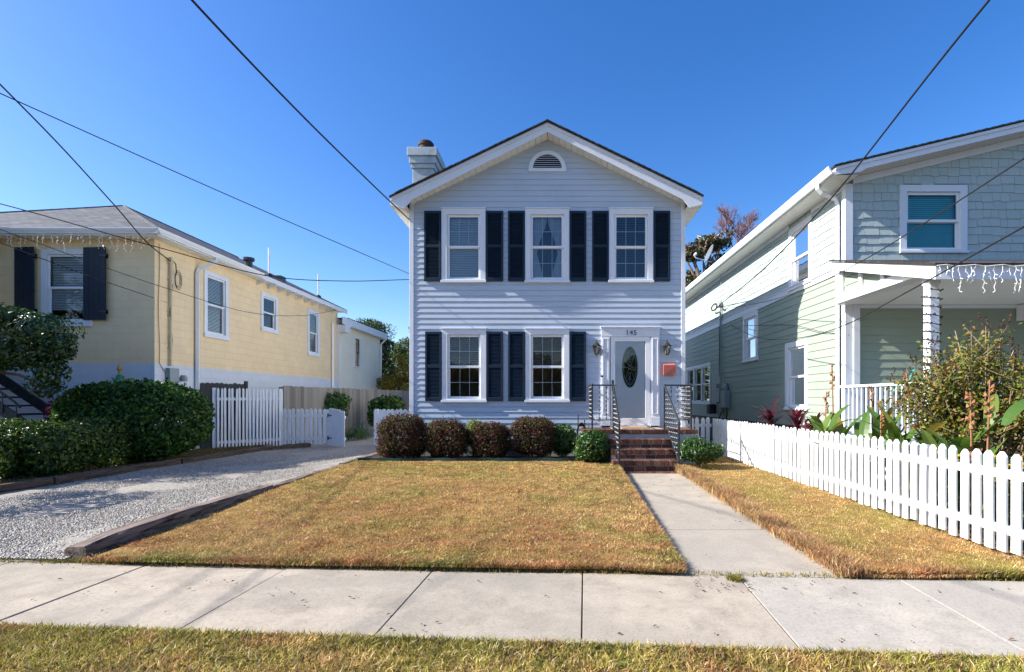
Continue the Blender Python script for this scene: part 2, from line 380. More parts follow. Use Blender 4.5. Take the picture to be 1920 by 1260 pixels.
class MB:
    def __init__(s, fr=None):
        s.v = []; s.f = []; s.fr = fr or (lambda a, b, c: (a, b, c)); s.uv = None
    def add(s, pts, faces):
        k = len(s.v)
        s.v += [s.fr(*p) for p in pts]
        s.f += [tuple(i + k for i in f) for f in faces]
        return s
    def quad(s, a, b, c, d):
        return s.add([a, b, c, d], [(0, 1, 2, 3)])
    def box(s, a0, a1, b0, b1, c0, c1):
        return s.add([(a0, b0, c0), (a1, b0, c0), (a1, b1, c0), (a0, b1, c0), (a0, b0, c1), (a1, b0, c1), (a1, b1, c1), (a0, b1, c1)],
                     [(0, 3, 2, 1), (4, 5, 6, 7), (0, 1, 5, 4), (1, 2, 6, 5), (2, 3, 7, 6), (3, 0, 4, 7)])
    def prism(s, poly, w0, w1):
        """polygon in (u, z) swept from w0 to w1"""
        n = len(poly)
        pts = [(u, w0, z) for u, z in poly] + [(u, w1, z) for u, z in poly]
        fs = [tuple(range(n)), tuple(reversed(range(n, 2 * n)))]
        fs += [(i, n + i, n + (i + 1) % n, (i + 1) % n) for i in range(n)]
        return s.add(pts, fs)
    def ring_prism(s, outer, inner, w0, w1):
        n = len(outer)
        P = [(u, w0, z) for u, z in outer] + [(u, w1, z) for u, z in outer] + [(u, w0, z) for u, z in inner] + [(u, w1, z) for u, z in inner]
        fs = []
        for i in range(n):
            j = (i + 1) % n
            fs += [(i, j, n + j, n + i), (2 * n + i, 3 * n + i, 3 * n + j, 2 * n + j), (n + i, n + j, 3 * n + j, 3 * n + i), (i, 2 * n + i, 2 * n + j, j)]
        return s.add(P, fs)
    def frame(s, u0, u1, z0, z1, t, w0, w1, tb=None, tt=None):
        tb = t if tb is None else tb; tt = t if tt is None else tt
        return s.ring_prism([(u0, z0), (u1, z0), (u1, z1), (u0, z1)], [(u0 + t, z0 + tb), (u1 - t, z0 + tb), (u1 - t, z1 - tt), (u0 + t, z1 - tt)], w0, w1)
    def tube(s, pts, r, n=6, caps=True):
        pts = [Vector(p) for p in pts]
        rs = r if isinstance(r, (list, tuple)) else [r] * len(pts)
        rings = []; prev = None
        for i, p in enumerate(pts):
            t = (pts[min(i + 1, len(pts) - 1)] - pts[max(i - 1, 0)])
            t = t.normalized() if t.length > 1e-9 else Vector((0, 0, 1))
            if prev is None:
                a = t.cross(Vector((0, 0, 1)))
                if a.length < 0.1: a = t.cross(Vector((1, 0, 0)))
            else:
                a = prev - t * prev.dot(t)
            a.normalize(); prev = a
            b = t.cross(a)
            rings.append([tuple(p + (a * math.cos(2 * math.pi * k / n) + b * math.sin(2 * math.pi * k / n)) * rs[i]) for k in range(n)])
        P = [q for g in rings for q in g]; fs = []
        for i in range(len(pts) - 1):
            for k in range(n):
                fs.append((i * n + k, i * n + (k + 1) % n, (i + 1) * n + (k + 1) % n, (i + 1) * n + k))
        if caps:
            fs.append(tuple(reversed(range(n)))); fs.append(tuple(range((len(pts) - 1) * n, len(pts) * n)))
        return s.add(P, fs)
    def lathe(s, cx, cy, prof, n=16):
        P = []; fs = []
        for r, z in prof:
            P += [(cx + r * math.cos(2 * math.pi * k / n), cy + r * math.sin(2 * math.pi * k / n), z) for k in range(n)]
        for i in range(len(prof) - 1):
            for k in range(n):
                fs.append((i * n + k, i * n + (k + 1) % n, (i + 1) * n + (k + 1) % n, (i + 1) * n + k))
        fs.append(tuple(reversed(range(n)))); fs.append(tuple(range((len(prof) - 1) * n, len(prof) * n)))
        return s.add(P, fs)
    def build(s, name, mat, parent=None, smooth=False, bevel=0.0, uv=None):
        me = bpy.data.meshes.new(name)
        off = ABS[parent] if parent is not None else Vector((0, 0, 0))
        me.from_pydata([(x - off.x, y - off.y, z - off.z) for x, y, z in s.v], [], s.f)
        if uv is not None:
            l = me.uv_layers.new(name='UVMap')
            for p in me.polygons:
                for li in p.loop_indices:
                    x, y, z = s.v[me.loops[li].vertex_index]
                    l.data[li].uv = uv(x, y, z)
        me.update()
        if smooth:
            me.polygons.foreach_set('use_smooth', [True] * len(me.polygons))
        o = link_mesh(name, me, mat, parent)
        if bevel:
            b = o.modifiers.new('Bevel', 'BEVEL'); b.width = bevel; b.segments = 2; b.limit_method = 'ANGLE'; b.angle_limit = R(50)
        return o

def np_mesh(name, V, faces_list, mat, parent=None, col=None, smooth=False):
    """faces_list: list of (n_faces x k) integer arrays"""
    me = bpy.data.meshes.new(name)
    off = ABS[parent] if parent is not None else Vector((0, 0, 0))
    V = np.asarray(V, dtype=np.float32) - np.array(off, dtype=np.float32)
    loops = np.concatenate([f.ravel() for f in faces_list]).astype(np.int32)
    tot = np.concatenate([np.full(len(f), f.shape[1]) for f in faces_list]).astype(np.int32)
    st = np.concatenate([[0], np.cumsum(tot)[:-1]]).astype(np.int32)
    me.vertices.add(len(V)); me.vertices.foreach_set('co', V.ravel())
    me.loops.add(len(loops)); me.loops.foreach_set('vertex_index', loops)
    me.polygons.add(len(tot)); me.polygons.foreach_set('loop_start', st)
    me.update(calc_edges=True)
    if smooth: me.polygons.foreach_set('use_smooth', np.ones(len(tot), dtype=bool))
    if col is not None:
        a = me.color_attributes.new('Col', 'FLOAT_COLOR', 'POINT')
        a.data.foreach_set('color', np.concatenate([col, np.ones((len(col), 1))], 1).astype(np.float32).ravel())
    return link_mesh(name, me, mat, parent)

def vnoise(x, y, scale, seed):
    g = np.random.default_rng(seed).random((64, 64))
    x = np.asarray(x) * scale + 17.3; y = np.asarray(y) * scale + 9.1
    xi = np.floor(x).astype(int); yi = np.floor(y).astype(int)
    fx = x - xi; fy = y - yi
    fx = fx * fx * (3 - 2 * fx); fy = fy * fy * (3 - 2 * fy)
    a = g[xi % 64, yi % 64]; b = g[(xi + 1) % 64, yi % 64]; c = g[xi % 64, (yi + 1) % 64]; d = g[(xi + 1) % 64, (yi + 1) % 64]
    return (a * (1 - fx) + b * fx) * (1 - fy) + (c * (1 - fx) + d * fx) * fy

def unit(a):
    return a / np.maximum(np.linalg.norm(a, axis=1, keepdims=True), 1e-9)

def leaf_cloud(name, mat, parent, P, N, size, aspect=0.5, jit=0.9, fold=0.25, seed=1, droop=0.0):
    """many small folded leaves, one mesh"""
    rng = np.random.default_rng(seed)
    n = len(P)
    N = unit(N + jit * rng.normal(size=(n, 3)) * 0.7)
    T = unit(np.cross(N, rng.normal(size=(n, 3))))
    if droop: T = unit(T + np.array([0, 0, -droop]))
    B = unit(np.cross(N, T))
    L = size * rng.uniform(0.6, 1.3, (n, 1)); W = L * aspect
    v0 = P - T * L * 0.5; v2 = P + T * L * 0.5 - N * L * 0.12
    v1 = P - B * W * 0.5 + N * W * fold; v3 = P + B * W * 0.5 + N * W * fold
    V = np.stack([v0, v1, v2, v3], 1).reshape(-1, 3)
    k = np.arange(n)[:, None] * 4
    return np_mesh(name, V, [np.concatenate([k + np.array([[0, 1, 2]]), k + np.array([[0, 2, 3]])])], mat, parent)

def blob_points(n, c, r, lump=0.18, inner=0.55, seed=1, zcut=-1.0, boxy=1.0, nlump=14):
    """points in the outer shell of a lumpy ellipsoid"""
    rng = np.random.default_rng(seed)
    d = unit(rng.normal(size=(int(n * 1.6), 3)))
    d = d[d[:, 2] > zcut][:n]
    cs = unit(rng.normal(size=(nlump, 3)))
    amp = rng.uniform(-1, 1, nlump)
    lum = (np.exp(-(1 - d @ cs.T) * 7) * amp).sum(1)
    rad = (1 + lump * lum) * (inner + (1 - inner) * rng.random(len(d)) ** 0.45)
    s = np.sign(d) * np.abs(d) ** boxy
    P = np.array(c) + s * rad[:, None] * np.array(r)
    return P, unit(d / np.array(r))
# ---------------------------------------------------------------- siding, windows
def wall_noise(u, k, amp):
    return amp * noise.noise(Vector((u * 0.9, k * 1.7, 3.1)))

def clap(mb, u0, u1, z0, z1, exp, t, holes=(), lim=None, wob=0.0, seg=0.4):
    """lapped boards; holes = (u0,u1,z0,z1); lim(z) gives the end points of a gable"""
    z = z0; k = 0
    while z < z1 - 1e-4:
        zb = min(z + exp, z1); k += 1
        lv = sorted({z, zb} | {h for o in holes for h in (o[2], o[3]) if z < h < zb})
        for a, b in zip(lv[:-1], lv[1:]):
            mid = (a + b) / 2
            la, ra = lim(a) if lim else (u0, u1)
            lb, rb = lim(b) if lim else (u0, u1)
            cuts = sorted([(o[0], o[1]) for o in holes if o[2] < mid < o[3]])
            iv = []; cur = None
            x = u0
            for c in cuts:
                if c[0] > x: iv.append((x, c[0]))
                x = max(x, c[1])
            if x < u1: iv.append((x, u1))
            for s, e in iv:
                n = max(1, int((e - s) / seg)) if wob else 1
                for i in range(n):
                    ua = s + (e - s) * i / n; ub = s + (e - s) * (i + 1) / n
                    A0, A1 = max(ua, la), min(ub, ra); B0, B1 = max(ua, lb), min(ub, rb)
                    if A1 - A0 < 1e-3: continue
                    if B1 - B0 < 1e-3: B0 = B1 = min(max((A0 + A1) / 2, lb), rb)
                    def w(u, zz):
                        return t * (1 - (zz - z) / exp) + 0.001 + (wall_noise(u, k, wob) * (1 - 0.6 * (zz - z) / exp) if wob else 0)
                    mb.quad((A0, w(A0, a), a), (A1, w(A1, a), a), (B1, w(B1, b), b), (B0, w(B0, b), b))
                    if a == z:
                        mb.quad((A0, -0.002, a), (A1, -0.002, a), (A1, w(A1, a), a), (A0, w(A0, a), a))
        z = zb
    return mb

def flat_wall(mb, u0, u1, z0, z1, w, holes=(), lim=None):
    us = sorted({u0, u1} | {min(max(h, u0), u1) for o in holes for h in o[:2]})
    zs = sorted({z0, z1} | {min(max(h, z0), z1) for o in holes for h in o[2:4]})
    for a, b in zip(us[:-1], us[1:]):
        for c, d in zip(zs[:-1], zs[1:]):
            m = ((a + b) / 2, (c + d) / 2)
            if any(o[0] < m[0] < o[1] and o[2] < m[1] < o[3] for o in holes): continue
            mb.quad((a, w, c), (b, w, c), (b, w, d), (a, w, d))
    return mb

def shakes(mb, u0, u1, z0, z1, exp, holes=(), lim=None, seed=1, stag=0.022, wmin=0.13, wmax=0.30):
    rg = random.Random(seed)
    z = z0
    while z < z1:
        u = u0 - rg.uniform(0, 0.2)
        while u < u1:
            wd = rg.uniform(wmin, wmax)
            a, b = max(u, u0), min(u + wd - 0.006, u1)
            u += wd
            zb = z - rg.choice([0, 0, 0.4, 1.0]) * stag; zt = z + exp + 0.03
            zt = min(zt, z1)
            if lim:
                l, r = lim(zb + exp * .6); a = max(a, l); b = min(b, r)
            if b - a < 0.03: continue
            skip = False
            for h in holes:
                if zb + exp * .5 > h[2] and zb + exp * .5 < h[3] and b > h[0] and a < h[1]:
                    if a < h[0]: b = h[0]
                    elif b > h[1]: a = h[1]
                    else: skip = True
            if skip or b - a < 0.02: continue
            o0 = 0.021 + rg.uniform(-.002, .003); o1 = 0.003
            mb.add([(a, o0, zb), (b, o0, zb), (b, o1, zt), (a, o1, zt), (a, -.001, zb), (b, -.001, zb), (b, -.001, zt), (a, -.001, zt)],
                   [(0, 1, 2, 3), (4, 5, 1, 0), (4, 0, 3, 7), (1, 5, 6, 2)])
        z += exp
    return mb

def window(root, fr, u0, u1, z0, z1, trim=0.10, sill=0.05, cols=0, rows=(0, 0), blind='slats', tilt=25, blind_mat='blind', drop=(0, 1),
           glass_mat='glass', proud=0.038, deep=0.09, head=0.03, label=None, split=0.5, sash_mat='white_vinyl', trim_mat='white_trim', rail=0.045):
    """trim (part) > sashes, panes, blind (sub-parts). u0..z1 is the outer edge of the trim"""
    b = MB(fr)
    b.frame(u0, u1, z0 + sill, z1, trim, -0.004, proud, tb=0.03)
    if head: b.box(u0 - 0.012, u1 + 0.012, 0, proud + 0.022, z1 + 0.001, z1 + head)
    b.box(u0 - 0.015, u1 + 0.015, 0, proud + 0.03, z0, z0 + sill - 0.001)
    a0, a1, c0, c1 = u0 + trim, u1 - trim, z0 + sill + 0.03, z1 - trim
    b.frame(a0 - .014, a1 + .014, c0 - .014, c1 + .014, 0.012, -deep - 0.03, -0.0045)
    w = b.build('window', trim_mat, root, bevel=0.004)
    if label: w['label'] = label
    zm = c0 + (c1 - c0) * split
    for nm, s0, s1, wf, rw in (('upper_sash', zm - 0.02, c1, -0.012, rows[0]), ('lower_sash', c0, zm + 0.02, -0.045, rows[1])):
        s = MB(fr)
        s.frame(a0, a1, s0, s1, rail, wf - 0.03, wf, tb=rail, tt=rail)
        if cols and rw:
            g0, g1, h0, h1 = a0 + rail, a1 - rail, s0 + rail, s1 - rail
            for i in range(1, cols):
                x = g0 + (g1 - g0) * i / cols
                s.box(x - 0.0065, x + 0.0065, wf - 0.024, wf - 0.018, h0, h1)
            for i in range(1, rw):
                y = h0 + (h1 - h0) * i / rw
                s.box(g0, g1, wf - 0.0245, wf - 0.0175, y - 0.0065, y + 0.0065)
        so = s.build('sash', sash_mat, w)
        p = MB(fr)
        p.quad((a0 + rail - .003, wf - 0.016, s0 + rail - .003), (a1 - rail + .003, wf - 0.016, s0 + rail - .003), (a1 - rail + .003, wf - 0.016, s1 - rail + .003), (a0 + rail - .003, wf - 0.016, s1 - rail + .003))
        p.build('pane', glass_mat, w)
    if blind == 'slats':
        m = MB(fr); zt = c1 - (c1 - c0) * drop[0]; zb = c1 - (c1 - c0) * drop[1]
        z = zt - .02; ca, sa = math.cos(R(tilt)), math.sin(R(tilt)); hw = 0.0215; wc = -deep - 0.022
        m.box(a0 + .01, a1 - .01, wc - .025, wc + .025, zt - .012, zt + .03)
        k = 0
        while z > zb + 0.02:
            k += 1
            sg = 0.002 * math.sin(k * 1.3)
            m.box(a0 + 0.012, a1 - 0.012, -.0012, .0012, 0, 0) if False else m.add(
                [(a0 + .012, wc + hw * ca, z - hw * sa + sg), (a1 - .012, wc + hw * ca, z - hw * sa - sg), (a1 - .012, wc - hw * ca, z + hw * sa - sg), (a0 + .012, wc - hw * ca, z + hw * sa + sg)], [(0, 1, 2, 3)])
            z -= 0.040
        m.build('blind', blind_mat, w)
    elif blind == 'curtain':
        m = MB(fr); wc = -deep - 0.035; um = (a0 + a1) / 2
        for sgn in (-1, 1):
            e = a0 if sgn < 0 else a1
            N = 26; rowsN = 12; P = []
            for j in range(rowsN + 1):
                q = j / rowsN; zz = c1 - (c1 - c0) * q
                pinch = 1.0 - 0.62 * math.sin(math.pi * min(1, q / 0.62) / 2) ** 2 + (0.42 * max(0, (q - 0.62) / 0.38) ** 0.7)
                for i in range(N + 1):
                    t = i / N
                    u = e + (um - e) * (1 - (1 - t) ** 1.0) * pinch * 0.98
                    P.append((u, wc + 0.02 * math.sin(t * 34 + q * 2) * (0.4 + pinch * .6), zz))
            fs = [(j * (N + 1) + i, j * (N + 1) + i + 1, (j + 1) * (N + 1) + i + 1, (j + 1) * (N + 1) + i) for j in range(rowsN) for i in range(N)]
            m.add(P, fs)
        m.build('curtain', 'curtain', w, smooth=True)
    return w

def shutter(root, fr, u0, u1, z0, z1, mat='shutter', louvres=True):
    b = MB(fr); w0, w1 = 0.014, 0.050
    s = 0.045
    b.frame(u0, u1, z0, z1, s, w0, w1, tb=0.085, tt=0.06)
    zm = z0 + (z1 - z0) * 0.50
    b.box(u0 + s, u1 - s, w0, w1 - .002, zm - 0.035, zm + 0.035)
    b.box(u0 + s, u1 - s, 0.004, 0.016, z0 + .05, z1 - .03)
    o = b.build('shutter', mat, root, bevel=0.004)
    m = MB(fr)
    for a, c in ((z0 + 0.085, zm - 0.035), (zm + 0.035, z1 - 0.06)):
        n = int((c - a) / 0.030)
        for i in range(n):
            z = a + (i + .5) * (c - a) / n
            m.add([(u0 + s, 0.043, z - .013), (u1 - s, 0.043, z - .013), (u1 - s, 0.019, z + .013), (u0 + s, 0.019, z + .013),
                   (u0 + s, 0.039, z - .017), (u1 - s, 0.039, z - .017)], [(0, 1, 2, 3), (4, 5, 1, 0)])
    m.build('louvres', mat, o)
    return o

def board_shutter(root, fr, u0, u1, z0, z1, lean=0.0):
    b = MB(fr); n = 4; wd = (u1 - u0) / n
    for i in range(n):
        a = u0 + i * wd; c = a + wd - 0.006
        q0, q1 = 0.02 + lean * i / n, 0.02 + lean * (i + 1) / n
        b.add([(a, q0, z0), (c, q1, z0), (c, q1, z1), (a, q0, z1), (a, q0 + .03, z0), (c, q1 + .03, z0), (c, q1 + .03, z1), (a, q0 + .03, z1)],
              [(0, 1, 2, 3), (4, 5, 6, 7), (0, 4, 7, 3), (1, 5, 6, 2), (0, 1, 5, 4), (3, 2, 6, 7)])
    for z in (z0 + .2, z1 - .2):
        b.box(u0 + .01, u1 - .01, 0.003, 0.019, z - .05, z + .05)
    o = b.build('shutter', 'shutter', root)
    h = MB(fr)
    for z in (z0 + .2, z1 - .2):
        h.box(u0 - .03, u0 + .14, .052, .058, z - .015, z + .015) if lean <= 0 else h.box(u1 - .14, u1 + .03, .052 + lean, .058 + lean, z - .015, z + .015)
    h.build('hinge', 'black_metal', o)
    return o

# ================================================================ the setting
g = MB(); g.quad((-300, -200, -0.03), (300, -200, -0.03), (300, 500, -0.03), (-300, 500, -0.03))
tag(g.build('ground', 'soil'), kind='structure')
g = MB(); g.quad((-60, -9.0, -0.026), (60, -9.0, -0.026), (60, 0.75, -0.026), (-60, 0.75, -0.026))
tag(g.build('road', 'asphalt'), kind='structure')
g = MB(); g.box(-60, 60, 0.76, 0.92, -0.05, 0.04)
tag(g.build('kerb', 'concrete', bevel=0.015), kind='structure')

SA = Vector((1, -0.060)).normalized(); SB = Vector((-SA.y, SA.x))
S0 = Vector((0.16, 2.975))
def sw(u, v, z=0.0):
    p = S0 + SA * u + SB * v
    return (p.x, p.y, z)
EDGE_B = lambda x: 4.19 - 0.055 * x
EDGE_F = lambda x: 2.985 - 0.068 * x
SLAB = 1.245
def slabs(idx, mat, name):
    m = MB()
    rg = random.Random(5)
    for i in idx:
        a, b = SLAB * i + 0.005, SLAB * (i + 1) - 0.005
        dz = rg.uniform(-.004, .004)
        z = [dz + rg.uniform(-.003, .003) for _ in range(4)]
        P = [sw(a, -0.01), sw(b, -0.01), sw(b, 1.215), sw(a, 1.215)]
        T = [(p[0], p[1], zz) for p, zz in zip(P, z)]; Bm = [(p[0], p[1], -0.06) for p in P]
        m.add(T + Bm, [(0, 1, 2, 3), (0, 4, 5, 1), (1, 5, 6, 2), (2, 6, 7, 3), (3, 7, 4, 0)])
    o = m.build(name, mat, bevel=0.0025)
    return tag(o, kind='structure')
slabs(range(-12, 1), 'concrete', 'sidewalk')
slabs(range(1, 14), 'concrete_new', 'sidewalk')
g = MB(); P = [sw(-16, -.02, -.009), sw(18, -.02, -.009), sw(18, 1.23, -.009), sw(-16, 1.23, -.009)]; g.quad(*P)
tag(g.build('joint_dirt', 'joint'), kind='structure')

# front path to the steps
def pth(y): return (0.98 + 0.018 * (y - 4.2), 2.31 + 0.014 * (y - 4.2))
g = MB()
ys = [4.205, 5.55, 6.95, 8.35, 9.72]
for i in range(4):
    a, b = ys[i] + (0.006 if i else 0), ys[i + 1] - 0.005
    x0, x1 = pth(a); x2, x3 = pth(b)
    ya0 = EDGE_B(x0) + .012 if i == 0 else a; ya1 = EDGE_B(x1) + .012 if i == 0 else a
    P = [(x0, ya0, 0.004 + .006 * i), (x1, ya1, 0.004 + .006 * i), (x3, b, 0.009 + .006 * i), (x2, b, 0.009 + .006 * i)]
    g.add(P + [(p[0], p[1], -.05) for p in P], [(0, 1, 2, 3), (0, 4, 5, 1), (1, 5, 6, 2), (2, 6, 7, 3), (3, 7, 4, 0)])
tag(g.build('path', 'path', bevel=0.006), kind='structure')

# driveway of crushed stone
g = MB(); nx, ny = 34, 90; P = []; fs = []
for j in range(ny + 1):
    y = 4.0 + 26 * (j / ny) ** 1.25
    for i in range(nx + 1):
        x = -8.15 + 3.92 * i / nx
        if j == 0: y0 = EDGE_B(x) + 0.02
        yy = y if j else y0
        tr = math.exp(-((x + 7.2) / .38) ** 2) + math.exp(-((x + 5.3) / .38) ** 2)
        P.append((x, yy, 0.012 + 0.022 * noise.noise(Vector((x * 1.3, yy * 1.3, 0))) - 0.022 * tr + 0.010 * noise.noise(Vector((x * 5, yy * 5, 4))) + (0.02 if yy > 4.6 else 0)))
    if j == 0: pass
for j in range(ny):
    for i in range(nx):
        k = j * (nx + 1) + i
        fs.append((k, k + 1, k + nx + 2, k + nx + 1))
# keep rows ordered
for j in range(1, ny + 1):
    for i in range(nx + 1):
        k = j * (nx + 1) + i
        if P[k][1] < P[k - nx - 1][1] + .02: P[k] = (P[k][0], P[k - nx - 1][1] + .02, P[k][2])
g.add(P, fs)
g.quad((-40, 4.45, -.022), (-8.3, 4.45, -.022), (-8.3, 6, -.022), (-40, 6, -.022))
tag(g.build('driveway', 'gravel_base', smooth=True), kind='structure')

def stones(n, seed):
    rng = np.random.default_rng(seed)
    y = 4.45 + 11 * rng.random(n) ** 1.7; x = -8.12 + 3.86 * rng.random(n)
    keep = y > 4.23 - .055 * x
    x, y = x[keep], y[keep]; n = len(x)
    s = rng.uniform(0.0035, 0.012, n) * np.clip(1.25 - .03 * y, .8, 1.1)
    z = 0.028 + 0.3 * s
    base = np.array([[1, 0, -.3], [-.5, .9, -.3], [-.5, -.9, -.3], [.7, .6, .55], [-.8, .1, .6], [.4, -.7, .65]])
    V = base[None] * s[:, None, None] * rng.uniform(.6, 1.3, (n, 6, 3))
    a = rng.uniform(0, 6.28, n); ca, sa = np.cos(a)[:, None], np.sin(a)[:, None]
    X = V[:, :, 0] * ca - V[:, :, 1] * sa; Y = V[:, :, 0] * sa + V[:, :, 1] * ca
    V = np.stack([X + x[:, None], Y + y[:, None], V[:, :, 2] * .75 + z[:, None]], 2).reshape(-1, 3)
    k = np.arange(n)[:, None] * 6
    T = np.array([[3, 4, 5], [0, 3, 5], [0, 1, 3], [1, 4, 3], [1, 2, 4], [2, 5, 4], [2, 0, 5]])
    F = np.concatenate([k + t[None] for t in T])
    return np_mesh('gravel', V, [F], 'stone')
tag(stones(95000, 3), 'grey white crushed stone spread over the driveway', 'gravel', kind='stuff')

# lawns: earth and thatch, then blades of grass
def smooth(t):
    t = max(0.0, min(1.0, t)); return t * t * (3 - 2 * t)
def lawn_z(x, y): return 0.045 + 0.105 * smooth((y - 4.2) / 5.6) + 0.012 * noise.noise(Vector((x * .8, y * .8, 2)))
L_X0 = lambda y: -4.11
L_X1 = lambda y: 1.03 + 0.025 * (y - 4.2) - (0 if y < 9.3 else 0.0)
def patch(name, x0f, x1f, y0f, y1, zf, mat, nx=30, ny=40, edge=0.06):
    P = []; fs = []
    for j in range(ny + 1):
        t = j / ny
        for i in range(nx + 1):
            s = i / nx
            ym = 4.2 + (y1 - 4.2) * t
            x = x0f(ym) + (x1f(ym) - x0f(ym)) * s
            y = y0f(x) + (y1 - y0f(x)) * t
            z = zf(x, y)
            e = min(i, nx - i, j) 
            P.append((x, y, z if e else -0.03))
    for j in range(ny):
        for i in range(nx):
            k = j * (nx + 1) + i
            fs.append((k, k + 1, k + nx + 2, k + nx + 1))
    m = MB(); m.add(P, fs)
    return tag(m.build(name, mat, smooth=True), kind='structure')
patch('lawn_soil', L_X0, L_X1, lambda x: EDGE_B(x) + 0.012, 10.55, lawn_z, 'lawn_base', 60, 70)
RZ = lambda x, y: 0.035 + 0.04 * smooth((y - 4.0) / 5) + 0.01 * noise.noise(Vector((x, y, 7)))
patch('lawn_soil', lambda y: pth(y)[1] - .03, lambda y: 4.30, lambda x: EDGE_B(x) + 0.012, 12.9, RZ, 'lawn_base', 30, 70)
patch('garden_soil', lambda y: 4.32, lambda y: 9.5, lambda x: EDGE_B(x) + 0.05, 10.0, lambda x, y: 0.05 + .02 * noise.noise(Vector((x, y, 1))), 'mulch', 20, 20)
patch('garden_soil', lambda y: -16.0, lambda y: -8.28, lambda x: 5.6, 15.4, lambda x, y: 0.09 + .03 * noise.noise(Vector((x, y, 1))), 'soil', 20, 30)
patch('flower_bed', lambda y: -4.2, lambda y: 1.2, lambda x: 10.56, 11.72, lambda x, y: 0.135 + .02 * noise.noise(Vector((x * 3, y * 3, 1))), 'mulch', 40, 12)
VZ = lambda x, y: 0.01
g = MB(); P = []
for i in range(41):
    x = -10 + 20 * i / 40
    P += [(x, 0.93, 0.0), (x, EDGE_F(x) - .015, 0.004)]
g.add(P, [(2 * i, 2 * i + 2, 2 * i + 3, 2 * i + 1) for i in range(40)])
tag(g.build('verge_soil', 'lawn_base'), kind='structure')

def mixc(a, b, t):
    return np.array(a)[None] * (1 - t[:, None]) + np.array(b)[None] * t[:, None]

def grass(name, x, y, z, h, wd, col, lean=0.6, seed=1):
    rng = np.random.default_rng(seed)
    n = len(x)
    a = rng.uniform(0, 2 * np.pi, n); h = h * rng.uniform(0.55, 1.25, n); wd = wd * rng.uniform(.7, 1.3, n)
    l = lean * rng.uniform(0.1, 1.2, n) * h
    dx, dy = np.cos(a), np.sin(a); b = rng.uniform(0, 2 * np.pi, n); bx, by = np.cos(b), np.sin(b)
    V = np.zeros((n, 5, 3))
    for k, (s, t, f) in enumerate(((-.5, 0, 0), (.5, 0, 0), (-.42, .55, .3), (.42, .55, .3), (0, 1, 1))):
        V[:, k, 0] = x + dx * wd * s + bx * l * f
        V[:, k, 1] = y + dy * wd * s + by * l * f
        V[:, k, 2] = z + h * t * (1 if t < 1 else 0.92)
    k = np.arange(n)[:, None] * 5
    C = np.repeat(col, 5, 0).reshape(n, 5, 3)
    return np_mesh(name, V.reshape(-1, 3), [k + np.array([[0, 1, 3, 2]]), k + np.array([[2, 3, 4]])], 'blade', None, C.reshape(-1, 3))

STRAW = (0.54, 0.345, 0.15); BROWN = (0.39, 0.175, 0.075); OLIVE = (0.33, 0.30, 0.07); GREEN = (0.14, 0.20, 0.03); YEL = (0.56, 0.43, 0.11); DEAD = (0.14, 0.08, 0.045); PALE = (0.68, 0.54, 0.33)
def lawn_cols(x, y, rng, brown, green, yel):
    n = len(x)
    a = np.clip((vnoise(x, y, .8, 1) * .6 + vnoise(x, y, 2.4, 2) * .4 - .5) * 1.9 + rng.normal(0, .2, n) + brown, 0, 1)
    c = mixc(STRAW, BROWN, a)
    g_ = np.clip((vnoise(x, y, 1.6, 3) * .6 + vnoise(x, y, 5, 4) * .4 - .62 + green) * 3 + rng.normal(0, .3, n), 0, 1)
    gm = np.where((rng.random(n) < .4)[:, None], np.array(GREEN)[None], np.array(OLIVE)[None])
    c = c * (1 - g_[:, None]) + gm * g_[:, None]
    yy = np.clip(yel + rng.normal(0, .25, n), 0, 1)
    c = c * (1 - yy[:, None]) + np.array(YEL)[None] * yy[:, None]
    d = rng.random(n) < .07
    c[d] = DEAD
    p = rng.random(n) < .10
    c[p] = PALE
    # clumps a hand wide: bright tops and shaded gaps put into the blade colour
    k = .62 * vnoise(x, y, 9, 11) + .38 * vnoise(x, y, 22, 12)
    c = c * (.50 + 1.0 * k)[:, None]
    rd = np.clip((vnoise(x, y, 5, 13) - .56) * 4, 0, 1) * (rng.random(n) < .6)
    c = c * (1 - rd[:, None] * np.array([[.0, .22, .05]]))
    return c * rng.uniform(.75, 1.2, (n, 1))

def lawn_z_v(x, y, f): return np.array([f(a, b) for a, b in zip(x, y)])
# main lawn
rng = np.random.default_rng(21)
n = 250000
y = 4.2 + 6.35 * rng.random(n) ** 1.25; x = -4.10 + (1.03 + 0.025 * (y - 4.2) + 4.12) * rng.random(n)
# ragged fringes along the front and the path
nf = 16000
xf = -3.95 + 5.0 * rng.random(nf); yf = 4.19 - .055 * xf - .035 + .05 * vnoise(xf, xf * 0, 1.7, 61) + np.abs(rng.normal(0, .06, nf))
nr = 16000
yr = 4.2 + 6.0 * rng.random(nr); xr = 1.05 + .025 * (yr - 4.2) - np.abs(rng.normal(0, .05, nr)) + .03
X = np.concatenate([x, xf, xr]); Y = np.concatenate([y, yf, yr])
ok = Y > 4.19 - .055 * X - .03
# the front left corner tapers to bare earth beside the timber end
ok &= ~((X < -3.75) & (Y < 4.75) & (rng.random(len(X)) < .75))
fr_ = np.concatenate([np.zeros(n), np.ones(nf), np.ones(nr)])[ok]
X, Y = X[ok], Y[ok]
Z = lawn_z_v(X, Y, lawn_z) - .012
t = np.clip((Y - 4.3) / 5.5, 0, 1)
C = lawn_cols(X, Y, rng, 0.70 - .64 * t, 0.07 + .15 * t + .13 * (t < .07), .0 + .36 * t)
C = C * (1 - .12 * (fr_ * (rng.random(len(X)) < .5)))[:, None]
H = 0.022 + .014 * fr_ + .016 * vnoise(X, Y, 6, 8)
tag(grass('lawn_grass', X, Y, Z, H, .0056 + .003 * t, C, 1.25, 5), 'golden brown dormant grass of the main lawn before the white house', 'grass', kind='stuff')
